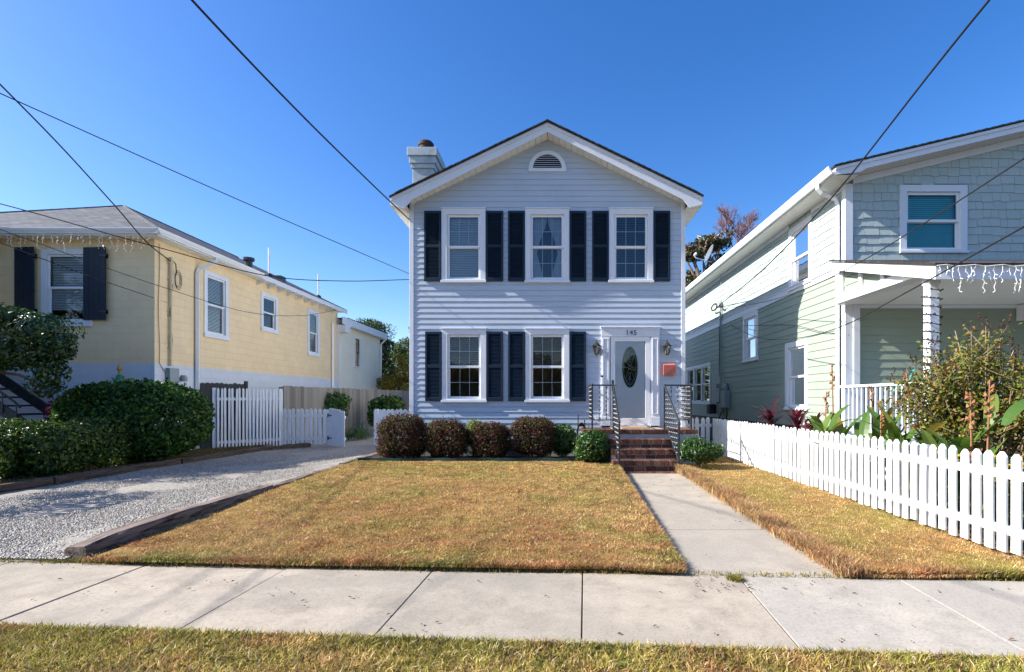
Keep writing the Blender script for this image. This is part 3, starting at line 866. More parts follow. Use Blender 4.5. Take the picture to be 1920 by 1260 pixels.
# strip along the picket fence, long dry fringe at the path
n = 90000
y = 4.0 + 8.5 * rng.random(n) ** 1.3; x = 2.32 + .014 * (y - 4.2) + (4.28 - 2.32) * rng.random(n)
nf = 24000
yf = 4.0 + 5.75 * rng.random(nf) ** .9; xf = 2.33 + .014 * (yf - 4.2) + rng.normal(.03, .055, nf)
nb = 7000
xb = 2.3 + 2 * rng.random(nb); yb = 4.19 - .055 * xb - .03 + .05 * vnoise(xb, xb * 0, 1.7, 62) + np.abs(rng.normal(0, .06, nb))
X = np.concatenate([x, xf, xb]); Y = np.concatenate([y, yf, yb])
f = np.concatenate([np.zeros(n), np.ones(nf), np.ones(nb) * .4])
ok = Y > 4.19 - .055 * X - .03
X, Y, f = X[ok], Y[ok], f[ok]
tuft = vnoise(X * 0, Y, 3.2, 31) * .6 + vnoise(X, Y, 7, 32) * .4
Z = lawn_z_v(X, Y, RZ) - .012
C = lawn_cols(X, Y, rng, .22 + .25 * f, .20 - .14 * f, .16 - .14 * f)
fm = (f == 1) & (rng.random(len(X)) < .6)
C[fm] = (np.array((.46, .30, .15))[None] * rng.uniform(.6, 1.2, (fm.sum(), 1)))
H = .024 + .012 * vnoise(X, Y, 6, 9) + (.035 + .10 * tuft) * f * (f == 1) + .03 * (f == .4)
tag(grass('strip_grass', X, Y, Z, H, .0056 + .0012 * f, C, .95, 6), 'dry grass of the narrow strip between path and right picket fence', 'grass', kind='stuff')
# verge in front of the sidewalk
n = 80000
x = -4.6 + 9.2 * rng.random(n); ef = 2.962 - .068 * x; y = ef + .012 - 1.0 * rng.random(n) ** 1.35
Z = np.zeros(n) - .004
gx = vnoise(x, y, .7, 41)
C = lawn_cols(x, y, rng, .02 + .25 * (gx - .5), .26 + .22 * (np.abs(x) / 4.5) + .3 * (gx - .5), .28 - .14 * (x > -1))
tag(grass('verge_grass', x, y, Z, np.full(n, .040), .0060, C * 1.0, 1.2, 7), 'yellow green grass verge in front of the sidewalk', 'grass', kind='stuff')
# thin grass under the left hedges and in the cracks
n = 16000
y = 5.7 + 9.3 * rng.random(n) ** 1.2; x = -8.26 - 1.3 * rng.random(n) ** 1.5
C = mixc((0.10, .10, .03), (.22, .16, .07), rng.random(n))
tag(grass('garden_grass', x, y, np.full(n, .085), np.full(n, .05), .007, C, .9, 8), 'sparse shaded grass behind the left timber edging', 'grass', kind='stuff')
n = 7000
q = rng.random(n)
xc = np.where(q < .3, -3.6 - .9 * rng.random(n), np.where(q < .6, 1.42 + .02 * rng.normal(size=n), -5.5 + 9.5 * rng.random(n)))
yc = np.where(q < .3, 4.19 - .055 * xc + .03 + .22 * rng.random(n) ** 2, np.where(q < .6, 4.02 + .02 * rng.normal(size=n), 4.19 - .055 * xc + .03 + .03 * rng.normal(size=n)))
C = mixc((0.13, .17, .03), (.34, .24, .09), rng.random(n))
tag(grass('weeds', xc, yc, np.zeros(n), np.full(n, .035), .006, C, 1.0, 9), 'small weeds and grass tufts along the sidewalk edge', 'weeds', kind='stuff')

# fallen leaves and twigs on the paving
def litter():
    rng = np.random.default_rng(77)
    n = 80
    x = -4.8 + 8.6 * rng.random(n); y = 3.05 - .065 * x + 1.12 * rng.random(n)
    m2 = 22
    x2 = 1.1 + 1.1 * rng.random(m2); y2 = 4.3 + 5 * rng.random(m2)
    m3 = 90
    x3 = -4.1 - 3.9 * rng.random(m3); y3 = 4.6 + 4 * rng.random(m3)
    m4 = 40
    x4 = 1.05 + .5 * rng.random(m4); y4 = 3.75 + .4 * rng.random(m4)
    P = np.stack([np.concatenate([x, x2, x3, x4]), np.concatenate([y, y2, y3, y4]), np.concatenate([np.full(n, .012), np.full(m2, .03), np.full(m3, .06), np.full(m4, .012)])], 1)
    N = np.tile([[0, 0, 1.0]], (len(P), 1))
    o = leaf_cloud('leaf_litter', 'dry_leaf', None, P, N, .030 , .4, .25, .35, 5)
    return tag(o, 'dry fallen leaves and bits scattered on the paving', 'leaves', kind='stuff')
litter()
# ================================================================ the white house
YF = 11.7
FX = lambda px: (px - 1039) / 82.05
FZ = lambda py: EYE + (749 - py) / 82.05
FF = fr_front(YF)
WH = thing('white_house', 'two storey white clapboard house with navy shutters, gable front and white door', 'house', (-0.15, YF + 5, 0))
XL, XR, XC = -3.28, 2.974, -0.15
SLP = 0.47
def glim(z):
    top = 7.44
    if z <= 5.93: return (XL + .06, XR - .06)
    h = max(0.02, (top - z) / SLP)
    return (max(XL + .06, XC - h), min(XR - .06, XC + h))
# openings: upper windows, lower windows, door, vent
UP = [(828.3, 910.8), (984.7, 1067.4), (1141.5, 1224.3)]
LO = [(829, 912), (985, 1067.4)]
WU = [(FX(a), FX(b), FZ(530.5), FZ(392.5)) for a, b in UP]
WL = [(FX(a), FX(b), FZ(754.5), FZ(617.5)) for a, b in LO]
DU0, DU1, DZ0, DZ1 = FX(1127), FX(1236), 0.79, FZ(615)
VZ0 = FZ(322.6)
ins = lambda r, d=0.03: (r[0] + d, r[1] - d, r[2] + d, r[3] - d)
holes = [ins(r) for r in WU + WL] + [(DU0 + .03, DU1 - .03, 0.5, DZ1 - .03)]
m = MB(FF)
clap(m, XL + .06, XR - .06, 0.50, 7.42, 0.1265, 0.0150, holes, glim, 0.0013, 0.35)
rg = random.Random(17)
for k in range(26):      # lapped ends of the boards
    kk = rg.randrange(54); z = .50 + .1265 * kk; u = rg.uniform(XL + .5, XR - .5)
    l, r = glim(z + .13)
    if not (l + .1 < u < r - .1) or any(h[0] - .05 < u < h[1] + .05 and h[2] - .13 < z < h[3] for h in holes): continue
    wa, wb = .0175 + wall_noise(u, kk + 1, .0013), .0035
    m.add([(u, wa, z), (u + .05, wa, z), (u + .05, wb, z + .122), (u, wb, z + .122)], [(0, 1, 2, 3)])
m.build('front_siding', 'white_siding', WH)
m = MB(FF); flat_wall(m, XL + .02, XR - .02, 0.0, 5.93, -0.012, holes); m.add([(XL + .02, -.012, 5.93), (XR - .02, -.012, 5.93), (XC, -.012, 7.41)], [(0, 1, 2)])
m.build('wall', 'white_siding', WH)
YB = YF + 10.0
m = MB()
m.quad((XL + .02, YB, 0), (XR - .02, YB, 0), (XR - .02, YB, 5.93), (XL + .02, YB, 5.93)); m.add([(XL + .02, YB, 5.93), (XR - .02, YB, 5.93), (XC, YB, 7.41)], [(0, 1, 2)])
m.build('rear_wall', 'white_siding', WH)
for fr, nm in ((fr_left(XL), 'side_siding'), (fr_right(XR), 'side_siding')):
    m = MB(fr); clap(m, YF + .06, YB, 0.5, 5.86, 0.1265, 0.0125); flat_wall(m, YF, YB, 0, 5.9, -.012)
    m.build(nm, 'white_vinyl', WH)  # unseen walls kept whiter than the front to bounce light on the yellow house
m = MB(FF); m.box(XL + .03, XR - .03, -.011, .008, 0.02, .495); m.build('foundation', 'parge', WH)
for a, b, s in ((XL - .022, XL + .075, 1), (XR - .075, XR + .022, -1)):
    m = MB(FF)
    zt = 5.93 + SLP * .05
    m.box(a, b, -.10, .024, 0.46, zt)
    m.build('corner_board', 'white_trim', WH, bevel=0.005)
# interior behind the panes
m = MB(); y1 = YF + 1.9
m.quad((XL + .1, y1, 0.8), (XR - .1, y1, 0.8), (XR - .1, y1, 3.3), (XL + .1, y1, 3.3))
m.quad((XL + .1, YF + .14, 0.8), (XR - .1, YF + .14, 0.8), (XR - .1, y1, 0.8), (XL + .1, y1, 0.8))
m.quad((XL + .1, YF + .14, 3.3), (XR - .1, YF + .14, 3.3), (XR - .1, y1, 3.3), (XL + .1, y1, 3.3))
m.build('interior', 'room', WH)
m = MB(); y1 = YF + 1.5
m.quad((XL + .1, y1, 3.4), (XR - .1, y1, 3.4), (XR - .1, y1, 5.9), (XL + .1, y1, 5.9))
m.quad((XL + .1, YF + .14, 3.4), (XR - .1, YF + .14, 3.4), (XR - .1, y1, 3.4), (XL + .1, y1, 3.4))
m.quad((XL + .1, YF + .14, 5.9), (XR - .1, YF + .14, 5.9), (XR - .1, y1, 5.9), (XL + .1, y1, 5.9))
m.build('interior', 'room_dark', WH)

kw = dict(trim=0.125, sill=0.055, rail=0.05)
window(WH, FF, *WU[0], cols=3, rows=(2, 0), blind='slats', tilt=62, glass_mat='glass_sky', label='upper window with closed white blinds', **kw)
window(WH, FF, *WU[1], cols=3, rows=(2, 2), blind='curtain', glass_mat='glass_sky', label='upper middle window with tied sheer curtains', **kw)
window(WH, FF, *WU[2], cols=3, rows=(2, 2), blind='slats', tilt=14, glass_mat='glass_sky', label='upper window with open blinds', **kw)
window(WH, FF, *WL[0], cols=3, rows=(2, 2), blind='slats', tilt=32, drop=(0, .50), label='lower window with raised blinds by the corner', **kw)
window(WH, FF, *WL[1], cols=3, rows=(2, 2), blind='slats', tilt=30, drop=(0, .50), blind_mat='blind_wood', label='lower window with brown blinds', **kw)
for a, b in ((796, 827.6), (911.6, 943.6), (952.7, 984), (1068, 1099), (1110, 1141), (1225, 1256)):
    shutter(WH, FF, FX(a), FX(b), FZ(528), FZ(396.5))
for a, b in ((798, 828.6), (912.7, 943.4), (953, 984.6), (1068, 1098.5)):
    shutter(WH, FF, FX(a), FX(b), FZ(752), FZ(622))

# half round louvred vent
m = MB(FF); n = 20; ro, ri = 0.43, 0.325
vc = FX(1026.3)
out = [(vc + ro * math.cos(math.pi * i / n), VZ0 + .045 + ro * math.sin(math.pi * i / n)) for i in range(n + 1)] + [(vc - ro, VZ0), (vc + ro, VZ0)]
inn = [(vc + ri * math.cos(math.pi * i / n), VZ0 + .085 + (ri - .02) * math.sin(math.pi * i / n)) for i in range(n + 1)] + [(vc - ri, VZ0 + .075), (vc + ri, VZ0 + .075)]
m.ring_prism(out, inn, 0.0, 0.045)
gv = m.build('gable_vent', 'white_trim', WH, bevel=.004)
m = MB(FF); z = VZ0 + .10
while z < VZ0 + .085 + ri - .04:
    h = math.sqrt(max(0, (ri - .015) ** 2 - (z - VZ0 - .085) ** 2))
    m.add([(vc - h, .036, z), (vc + h, .036, z), (vc + h, .020, z + .019), (vc - h, .020, z + .019)], [(0, 1, 2, 3)])
    z += .048
m.build('louvres', 'white_trim', gv)
m = MB(FF); m.add([(a, .0165, b) for a, b in inn], [tuple(range(len(inn)))]); m.build('vent_shade_sheet', 'black_hole', gv)  # flat black sheet stands for the shade inside the vent

# roof: two shingled planes, rake boards, plank soffits
YR = 11.30; xt = (-3.615, 3.275); ZR = 7.575; ZT = 5.935
rs = (ZR - ZT) / (xt[1] - XC)
m = MB()
for s, xe in ((-1, xt[0] - .02), (1, xt[1] + .02)):
    ze = ZR - rs * abs(xe - XC)
    pts = [(xe, YR - .035, ze), (XC, YR - .035, ZR), (XC, YB + .3, ZR), (xe, YB + .3, ze)]
    lo = [(p[0], p[1], p[2] - .028) for p in pts]
    m.add(pts + lo, [(0, 1, 2, 3), (4, 7, 6, 5), (0, 4, 5, 1), (3, 2, 6, 7), (0, 3, 7, 4)])
m.build('roof', 'roof_dark', WH, uv=lambda x, y, z: (y, abs(x - XC) * 1.11))
# ragged shingle edge seen along the rake
rg = random.Random(4)
m = MB()
for s, xe in ((-1, xt[0] - .02), (1, xt[1] + .02)):
    L = abs(xe - XC); d = 0
    while d < L - .14:
        a, b = d, min(d + .14, L)
        xa, xb = XC + s * a, XC + s * b
        za, zb = ZR - rs * a, ZR - rs * b
        o = rg.uniform(.002, .014)
        m.add([(xa, YR - .036 - o, za + .014), (xb, YR - .036 - o, zb + .006), (xb, YR + .15, zb + .006), (xa, YR + .15, za + .014),
               (xa, YR - .036 - o, za - .02), (xb, YR - .036 - o, zb - .02)], [(0, 1, 2, 3), (4, 5, 1, 0), (1, 5, 2), (0, 3, 4)])
        d += .14
m.build('shingle_edge', 'roof_dark', WH, uv=lambda x, y, z: (y, abs(x - XC) * 1.11))
fb = 0.20
for s, xe, xw in ((-1, xt[0], XL), (1, xt[1], XR)):
    xi = xw + s * -0.02
    zt = lambda x: ZR - .03 - rs * abs(x - XC)
    poly = [(XC, zt(XC)), (xe, zt(xe)), (xe, zt(xe) - .17), (xw + s * .03, zt(xe) - .235), (xi - s * .10, zt(xi) - fb - .015), (XC, zt(XC) - fb)]
    m = MB(fr_front(YR + .03))
    m.prism(poly, -.030, 0.0)
    # proud crown strip below the shingles
    poly2 = [(XC, zt(XC) - .003), (xe, zt(xe) - .003), (xe, zt(xe) - .075), (XC, zt(XC) - .075)]
    m.prism(poly2, 0.001, 0.024)
    m.build('rake_board', 'white_trim', WH)
    # soffit planks under the rake
    m = MB(); L = abs(xw - XC) / 0.905; k = 0; d = 0.0
    zs = lambda x: ZR - .03 - fb + .012 - rs * abs(x - XC)
    while d < abs(xw - XC) - .01:
        a, b = d, min(d + .135, abs(xw - XC))
        xa, xb = XC + s * (a + .004), XC + s * (b - .004)
        m.add([(xa, YR + .031, zs(xa)), (xb, YR + .031, zs(xb)), (xb, YF - .001, zs(xb)), (xa, YF - .001, zs(xa))], [(0, 1, 2, 3)])
        m.add([(xb, YR + .031, zs(xb)), (xb + s * .008, YR + .031, zs(xb) + .01), (xb + s * .008, YF, zs(xb) + .01), (xb, YF, zs(xb))], [(0, 1, 2, 3)])
        d += .135
    m.build('soffit', 'soffit', WH)
    m = MB(); z0 = zt(xe) - .165
    a, b = sorted((xe + s * -.004, xw))
    y = YR + .032
    while y < YB:
        m.box(a, b, y, y + .192, z0 - .012, z0); y += .2
    m.build('eave_soffit', 'soffit', WH)
    m = MB(); a, b = sorted((xe, xe + s * .018)); m.box(a, b, YR + .032, YB, z0 - .012, zt(xe) + .002); m.build('fascia', 'white_trim', WH)
# frieze under the soffit on the gable
# chimney on the left flank
m = MB(); m.box(-3.90, -3.32, 14.1, 15.0, 0, 7.78)
ch = m.build('chimney', 'stucco', WH, bevel=.01)
m = MB()
for i, (z0, z1, e) in enumerate(((7.78, 7.90, .035), (7.90, 8.09, .075), (8.09, 8.32, .12))):
    m.box(-3.90 - e, -3.32 + e, 14.1 - e, 15.0 + e, z0 + .001 * i, z1)
m.build('chimney_cap', 'stucco', ch, bevel=.012)
m = MB(); m.lathe(-3.59, 14.35, [(.19, 8.3), (.19, 8.50), (.215, 8.51), (.215, 8.58), (.17, 8.63), (.05, 8.65)], 22); m.build('flue', 'rust', ch, smooth=False)

# door surround, storm door, slab with oval light
m = MB(FF)
pw = 0.20
zs0 = 0.82
m.box(DU0, DU0 + pw, -.004, .045, zs0, DZ1 - .20); m.box(DU1 - pw, DU1, -.004, .045, zs0, DZ1 - .20)
m.box(DU0, DU1, -.004, .048, DZ1 - .199, DZ1)
m.box(DU0 - .02, DU1 + .02, -.004, .085, DZ1 + .001, DZ1 + .03); m.box(DU0 - .01, DU1 + .01, -.004, .062, DZ1 - .03, DZ1)
for a in (DU0, DU1 - pw):   # fluted pilaster panels and plinths
    m.frame(a + .03, a + pw - .03, zs0 + .26, DZ1 - .24, .022, .046, .060)
    m.box(a - .006, a + pw + .006, .0455, .062, zs0 + .001, zs0 + .2)
df = m.build('door_frame', 'white_trim', WH, bevel=.004)
cu = bpy.data.curves.new('number_text', 'FONT'); cu.body = '145'; cu.size = .16; cu.extrude = .004; cu.align_x = 'CENTER'; cu.space_character = 1.12
to = bpy.data.objects.new('tmp', cu); COL.objects.link(to)
dg = bpy.context.evaluated_depsgraph_get(); dg.update()
me = bpy.data.meshes.new_from_object(to.evaluated_get(dg)); COL.objects.unlink(to); bpy.data.objects.remove(to)
hn = link_mesh('house_number', me, 'number', WH)
hn.rotation_euler = (R(90), 0, 0); hn.location = Vector((FX(1183), YF - .054, FZ(628.5))) - ABS[WH]
SU0, SU1, SZ0, SZ1 = DU0 + pw + .015, DU1 - pw - .015, 0.845, DZ1 - .20
m = MB(FF); m.box(DU0 + pw - .001, DU1 - pw + .001, -.12, .05, .80, .842); m.build('threshold', 'white_trim', WH)
m = MB(FF); m.frame(SU0, SU1, SZ0, SZ1, .105, -.005, .028, tb=.15, tt=.11)
sd = m.build('storm_door', 'white_vinyl', WH, bevel=.004)
m = MB(FF)
m.quad((SU0 + .1, .012, SZ0 + .14), (SU1 - .1, .012, SZ0 + .14), (SU1 - .1, .012, SZ1 - .1), (SU0 + .1, .012, SZ1 - .1)); m.build('storm_pane', 'clear_glass', sd)
m = MB(FF)
hx = SU0 + .05
m.box(hx - .02, hx + .02, .029, .036, 1.62, 1.86); m.tube([(hx, .036, 1.74), (hx, .07, 1.74), (hx + .085, .072, 1.74)], .009, 6)
m.tube([(hx - .004, .036, 1.80), (hx - .004, .05, 1.80)], .014, 8); m.build('handle', 'black_metal', sd)
ou, oz, orx, orz = FX(1181.3), FZ(688.5), .181, .472
m = MB(FF)
def oval(f, n=40): return [(ou + orx * f * math.cos(2 * math.pi * i / n), oz + orz * f * math.sin(2 * math.pi * i / n)) for i in range(n)]
# slab: outer rectangle sampled to match the oval
n = 40
def sq(i):
    a = 2 * math.pi * i / n; c, s = math.cos(a), math.sin(a)
    hw0, hw1, hz0, hz1 = ou - SU0 - .03, SU1 - .03 - ou, oz - SZ0, SZ1 - oz
    tx = (hw1 if c > 0 else hw0) / max(abs(c), 1e-6); tz = (hz1 if s > 0 else hz0) / max(abs(s), 1e-6)
    t = min(tx, tz); return (ou + c * t, oz + s * t)
O = [sq(i) for i in range(n)]; I = oval(1.02)
m.ring_prism(O, I, -.07, -.03)
# corners of the slab that the radial sampling cuts off
for cu_, cz_ in ((SU0 + .03, SZ0), (SU1 - .03, SZ0), (SU0 + .03, SZ1), (SU1 - .03, SZ1)):
    best = sorted(O, key=lambda p: (p[0] - cu_) ** 2 + (p[1] - cz_) ** 2)[:1][0]
    near = sorted(O, key=lambda p: abs(p[0] - cu_) + abs(p[1] - cz_))
m.box(SU0 + .03, SU1 - .03, -.104, -.0995, SZ0, SZ1) if False else None
m.quad((SU0 + .02, -.032, SZ0), (ou - orx * 1.2, -.032, SZ0), (ou - orx * 1.2, -.032, SZ1), (SU0 + .02, -.032, SZ1))
m.quad((ou + orx * 1.2, -.0315, SZ0), (SU1 - .02, -.0315, SZ0), (SU1 - .02, -.0315, SZ1), (ou + orx * 1.2, -.0315, SZ1))
m.ring_prism(oval(1.14), oval(1.0), -.03, -.012)
for a, b in ((-.235, -.035), (.035, .235)):
    m.frame(ou + a, ou + b, SZ0 + .22, SZ0 + .58, .022, -.0305, -.020)
arch = [(ou + .29 * math.cos(math.pi * i / 14), SZ1 - .42 + .20 * math.sin(math.pi * i / 14)) for i in range(15)]
for p, q in zip(arch[:-1], arch[1:]): m.tube([(p[0], -.028, p[1]), (q[0], -.028, q[1])], .008, 4)
dr = m.build('door', 'door', WH)
m = MB(FF); m.add([(a, -.04, b) for a, b in oval(1.0)], [tuple(range(n))]); m.build('oval_pane', 'dark_glass', dr)
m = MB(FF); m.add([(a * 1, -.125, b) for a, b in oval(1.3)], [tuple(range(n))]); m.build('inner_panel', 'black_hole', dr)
m = MB(FF)
def line(P, r=.0065): m.tube([(ou + a, -.036, oz + b) for a, b in P], r, 4)
el = lambda f, g, c=0.0, k=30: [(f * math.cos(2 * math.pi * i / k), c + g * math.sin(2 * math.pi * i / k)) for i in range(k + 1)]
line(el(orx * .80, orz * .86)); line(el(orx * .97, orz * .97))
for c, f, g_ in ((.0, .030, .05), (.085, .042, .055), (-.085, .042, .055), (.165, .025, .045), (-.165, .025, .045)): line(el(f, g_, c, 14), .005)
line([(0, .205), (0, orz * .97)]); line([(0, -.205), (0, -orz * .97)]); line([(-orx * .97, 0), (-.045, 0)]); line([(orx * .97, 0), (.045, 0)])
for s in (-1, 1):
    line([(s * .02, .39), (s * .09, .25), (s * .06, .12)]); line([(s * .02, -.39), (s * .09, -.25), (s * .06, -.12)])
for c in (.27, -.27): line(el(.03, .03, c, 10), .005)
m.build('leading', 'came', dr)
# lanterns either side of the door
for px in (1117.6, 1248.0):
    u = FX(px); zc = FZ(652)
    m = MB(FF)
    prof = [(.004, .17), (.012, .15), (.006, .135), (.02, .125), (.03, .105), (.065, .07), (.10, .035), (.105, .025), (.092, .022)]
    c = m.fr(u, .15, 0)
    mm = MB(); mm.lathe(c[0], c[1], [(r, zc + z) for r, z in reversed(prof)], 8)
    mm.lathe(c[0], c[1], [(.01, zc - .185), (.045, zc - .17), (.05, zc - .155), (.02, zc - .15)], 8)
    for k in range(8):
        a = math.pi / 8 + k * math.pi / 4
        mm.tube([(c[0] + .09 * math.cos(a), c[1] + .09 * math.sin(a), zc + .024), (c[0] + .047 * math.cos(a), c[1] + .047 * math.sin(a), zc - .155)], .0055, 4)
    mm.tube([(u, YF - .02, zc - .02), (u, YF - .05, zc + .10), (u, YF - .10, zc + .14), (u, YF - .15, zc + .13)], .009, 5)
    mm.lathe(u, YF - .018, [(.05, zc - .09), (.05, zc + .05)], 8)
    lp = mm.build('wall_lamp', 'brass', WH)
    mm = MB(); mm.lathe(c[0], c[1], [(.044, zc - .154), (.086, zc + .022)], 8); mm.build('lamp_shade', 'lamp_glass', lp)
    mm = MB(); mm.lathe(c[0], c[1], [(.012, zc - .15), (.014, zc - .09), (.028, zc - .05), (.022, zc - .02), (.005, zc)], 10); mm.build('bulb', 'bulb', lp, smooth=True)
m = MB(FF); u = FX(1128.6); m.box(u - .028, u + .028, .046, .075, 1.76, 1.92); m.build('doorbell', 'white_vinyl', WH, bevel=.008)
m = MB(FF); m.box(u - .03, u + .02, .046, .068, 1.925, 1.97); m.build('door_sensor', 'black_metal', WH)
m = MB(FF); m.box(FX(1119) - .04, FX(1119) + .04, .014, .035, FZ(786.5), FZ(780)); m.build('outlet_cover', 'white_vinyl', WH, bevel=.004)

# mailbox (hangs on the wall)
mbx = thing('mailbox', 'coral red metal mailbox hung beside the white front door', 'mailbox', (FX(1253.5), YF, FZ(704)))
u0, u1, z0, z1 = FX(1242.5), FX(1265), FZ(704), FZ(683)
m = MB(FF)
m.add([(u0, .015, z0), (u1, .015, z0), (u1, .11, z0), (u0, .11, z0), (u0, .015, z1 + .02), (u1, .015, z1 + .02), (u1, .11, z1 - .03), (u0, .11, z1 - .03)],
      [(0, 3, 2, 1), (4, 5, 6, 7), (0, 1, 5, 4), (1, 2, 6, 5), (2, 3, 7, 6), (3, 0, 4, 7)])
m.build('body', 'coral', mbx, bevel=.008)
m = MB(FF); m.prism([(u0 - .006, z1 - .022), (u1 + .006, z1 - .022), (u0 + .30 * (u1 - u0), z0 + .015), (u0 + .10 * (u1 - u0), z0 + .015)][0:2] + [(u1 + .006, z1 - .05), (u0 + .25 * (u1 - u0), z0 + .04), (u0 - .006, z0 + .01)], .1105, .121)
m.build('flap', 'coral_dark', mbx, bevel=.004)

# ================================================================ stoop
ST = thing('brick_stoop', 'red brick stoop of three steps and a landing at the white front door', 'steps', (1.77, 10.7, 0))
rg = random.Random(9)
def brick_row(m, u0, u1, n, y0, y1, z0, z1, gap=.010):
    w = (u1 - u0) / n
    for i in range(n):
        j = rg.uniform(-.002, .003)
        m.box(u0 + i * w + gap / 2, u0 + (i + 1) * w - gap / 2, y0 - j, y1, z0 + rg.uniform(0, .002), z1 + rg.uniform(-.002, .002))
LZ = .79
tops = [(9.80, .245), (10.10, .43), (10.40, .61)]
SX0, SX1 = 1.125, 2.405
mo = MB()
mo.box(.62, 2.98, 10.70, 11.685, 0.0, LZ - .09); ST_land = mo.build('landing', 'parge', ST, bevel=.005)
m = MB(); brick_row(m, .60, 3.0, 30, 10.665, 10.89, LZ - .085, LZ); 
for k in range(3): brick_row(m, .60, 1.02 if False else 3.0, 12, 10.90 + k * .0, 10.90, LZ - .0851, LZ - .0849) if False else None
m.build('brick_edge', 'brick', ST_land, bevel=.004)
m = MB(); brick_row(m, .60, 1.25, 3, 10.90, 11.68, LZ - .085, LZ - .002); brick_row(m, 2.36, 3.0, 3, 10.90, 11.68, LZ - .085, LZ - .002); m.build('brick_paving', 'brick', ST_land)
m = MB(); m.box(1.26, 2.35, 10.90, 11.683, LZ - .088, LZ - .004); m.build('landing_slab', 'path', ST_land)
for i, (y, z) in enumerate(tops):
    zb = 0.03 if i == 0 else tops[i - 1][1]
    yb = tops[i + 1][0] if i < 2 else 10.70
    m = MB(); m.box(SX0 + .012, SX1 - .012, y + .022, yb + .02, max(zb - .1, 0), z - .007)
    s = m.build('step', 'mortar', ST)
    m = MB()
    brick_row(m, SX0, SX1, 18, y, y + .20, z - .098, z)
    brick_row(m, SX0, SX1, 18, y + .21, yb - .002, z - .098, z - .001)
    brick_row(m, SX0 - .01 + (.1 if i % 2 else 0), SX1, 6, y + .016, y + .11, zb + .006, z - .108)
    m.build('bricks', 'brick', s, bevel=.003)
m = MB(); brick_row(m, SX0 + .02, SX1 + .02, 18, 9.64, 9.775, -.02, .045); m.build('brick_apron', 'brick', ST, bevel=.003)
dm = MB(); dm.box(1.49, 2.08, 11.16, 11.58, LZ - .002, LZ + .014)
tag(dm.build('doormat', 'mat', bevel=.004), 'tan coir doormat lying on the landing before the door', 'doormat')

def baluster(z0, z1, x, y, m, tw=.013):
    m.tube([(x, y, z0), (x, y, z1)], .0065, 5)
    n = max(2, int((z1 - z0) / .085))
    for i in range(n):      # twisted flats
        a = z0 + (z1 - z0) * (i + .2) / n; b = z0 + (z1 - z0) * (i + .8) / n
        m.tube([(x, y, a), (x, y, a + (b - a) * .3), (x, y, a + (b - a) * .7), (x, y, b)], [.005, .0155, .0155, .005], 4, False)
def railing(label, xs, xc, xbot, side):
    """landing rail from the house to the corner, along the front, then down the stairs"""
    r = thing('stair_railing', label, 'railing', (xs, 10.76, 0), 'iron railings of the brick stoop')
    zt, zb = LZ + .93, LZ + .20
    yw, yc, yb = YF - .03, 10.76, 9.80
    def post(x, y, z0, z1):
        m = MB(); m.box(x - .016, x + .016, y - .016, y + .016, z0, z1 - .02); m.lathe(x, y, [(.018, z1 - .02), (.023, z1), (.012, z1 + .022)], 6); m.build('post', 'black_metal', r)
    post(xc, yc, LZ - .01, zt + .01); post(xs, yc, LZ - .01, zt + .01); post(xbot, yb - .02, .03, 1.0)
    m = MB(); m.tube([(xc, yw, zt), (xc, yc, zt)], .017, 6); m.tube([(xc, yc, zt), (xs, yc, zt)], .017, 6); m.tube([(xs, yc, zt), (xbot, yb - .02, .985)], .02, 6); m.build('handrail', 'black_metal', r)
    m = MB(); m.tube([(xc, yw, zb), (xc, yc, zb)], .011, 6); m.tube([(xc, yc, zb), (xs, yc, zb)], .011, 6); m.tube([(xs, yc, zb), (xbot, yb - .02, .24)], .013, 6); m.build('bottom_rail', 'black_metal', r)
    def bl(x, y, a, b):
        m = MB(); baluster(a, b, x, y, m); m.build('baluster', 'black_metal', r)
    for i in range(1, 8): bl(xc, yw + (yc - yw) * i / 8, zb, zt)
    k = 3 if abs(xs - xc) < .5 else 4
    for i in range(1, k): bl(xc + (xs - xc) * i / k, yc, zb, zt)
    for i in range(1, 8):
        t = i / 8
        bl(xs + (xbot - xs) * t, yc + (yb - .02 - yc) * t, zb + (.24 - zb) * t, zt + (.985 - zt) * t)
    return r
railing('black iron stair railing on the shutter side of the brick steps', 1.245, .80, 1.245, -1)
railing('black iron stair railing on the mailbox side of the brick steps', 2.32, 2.88, 2.385, 1)

# ================================================================ the yellow house
XW, YW = -9.6, 12.3
YH = thing('yellow_house', 'single storey yellow block house on a white base with grey hip roof', 'house', (-14.2, 17.5, 0))
FYF, FYR = fr_front(YW), fr_right(XW)
pxs = lambda px: -XW * F / (1039 - px)
SW_ = [(pxs(381.6), pxs(427.3), 3.14, 4.99), (pxs(488.6), pxs(519.7), 3.67, 4.96), (pxs(576.5), pxs(598), 3.14, 4.97)]
FW = (-12.30, -11.10, 3.17, 5.03)
FW2 = (-15.9, -14.7, 3.17, 5.03)
YE = 22.7
m = MB(FYF); flat_wall(m, -18.8, XW, 0, 5.3, 0, [ins(FW, .05), ins(FW2, .05)])
m.fr = FYR; flat_wall(m, YW, YE, 0, 5.3, 0, [ins(w, .05) for w in SW_])
m.fr = lambda a, b, c: (a, b, c); m.quad((-18.8, YW, 0), (-18.8, YE, 0), (-18.8, YE, 5.3), (-18.8, YW, 5.3)); m.quad((-18.8, YE, 0), (XW, YE, 0), (XW, YE, 5.3), (-18.8, YE, 5.3))
m.build('wall', 'yellow_block', YH)
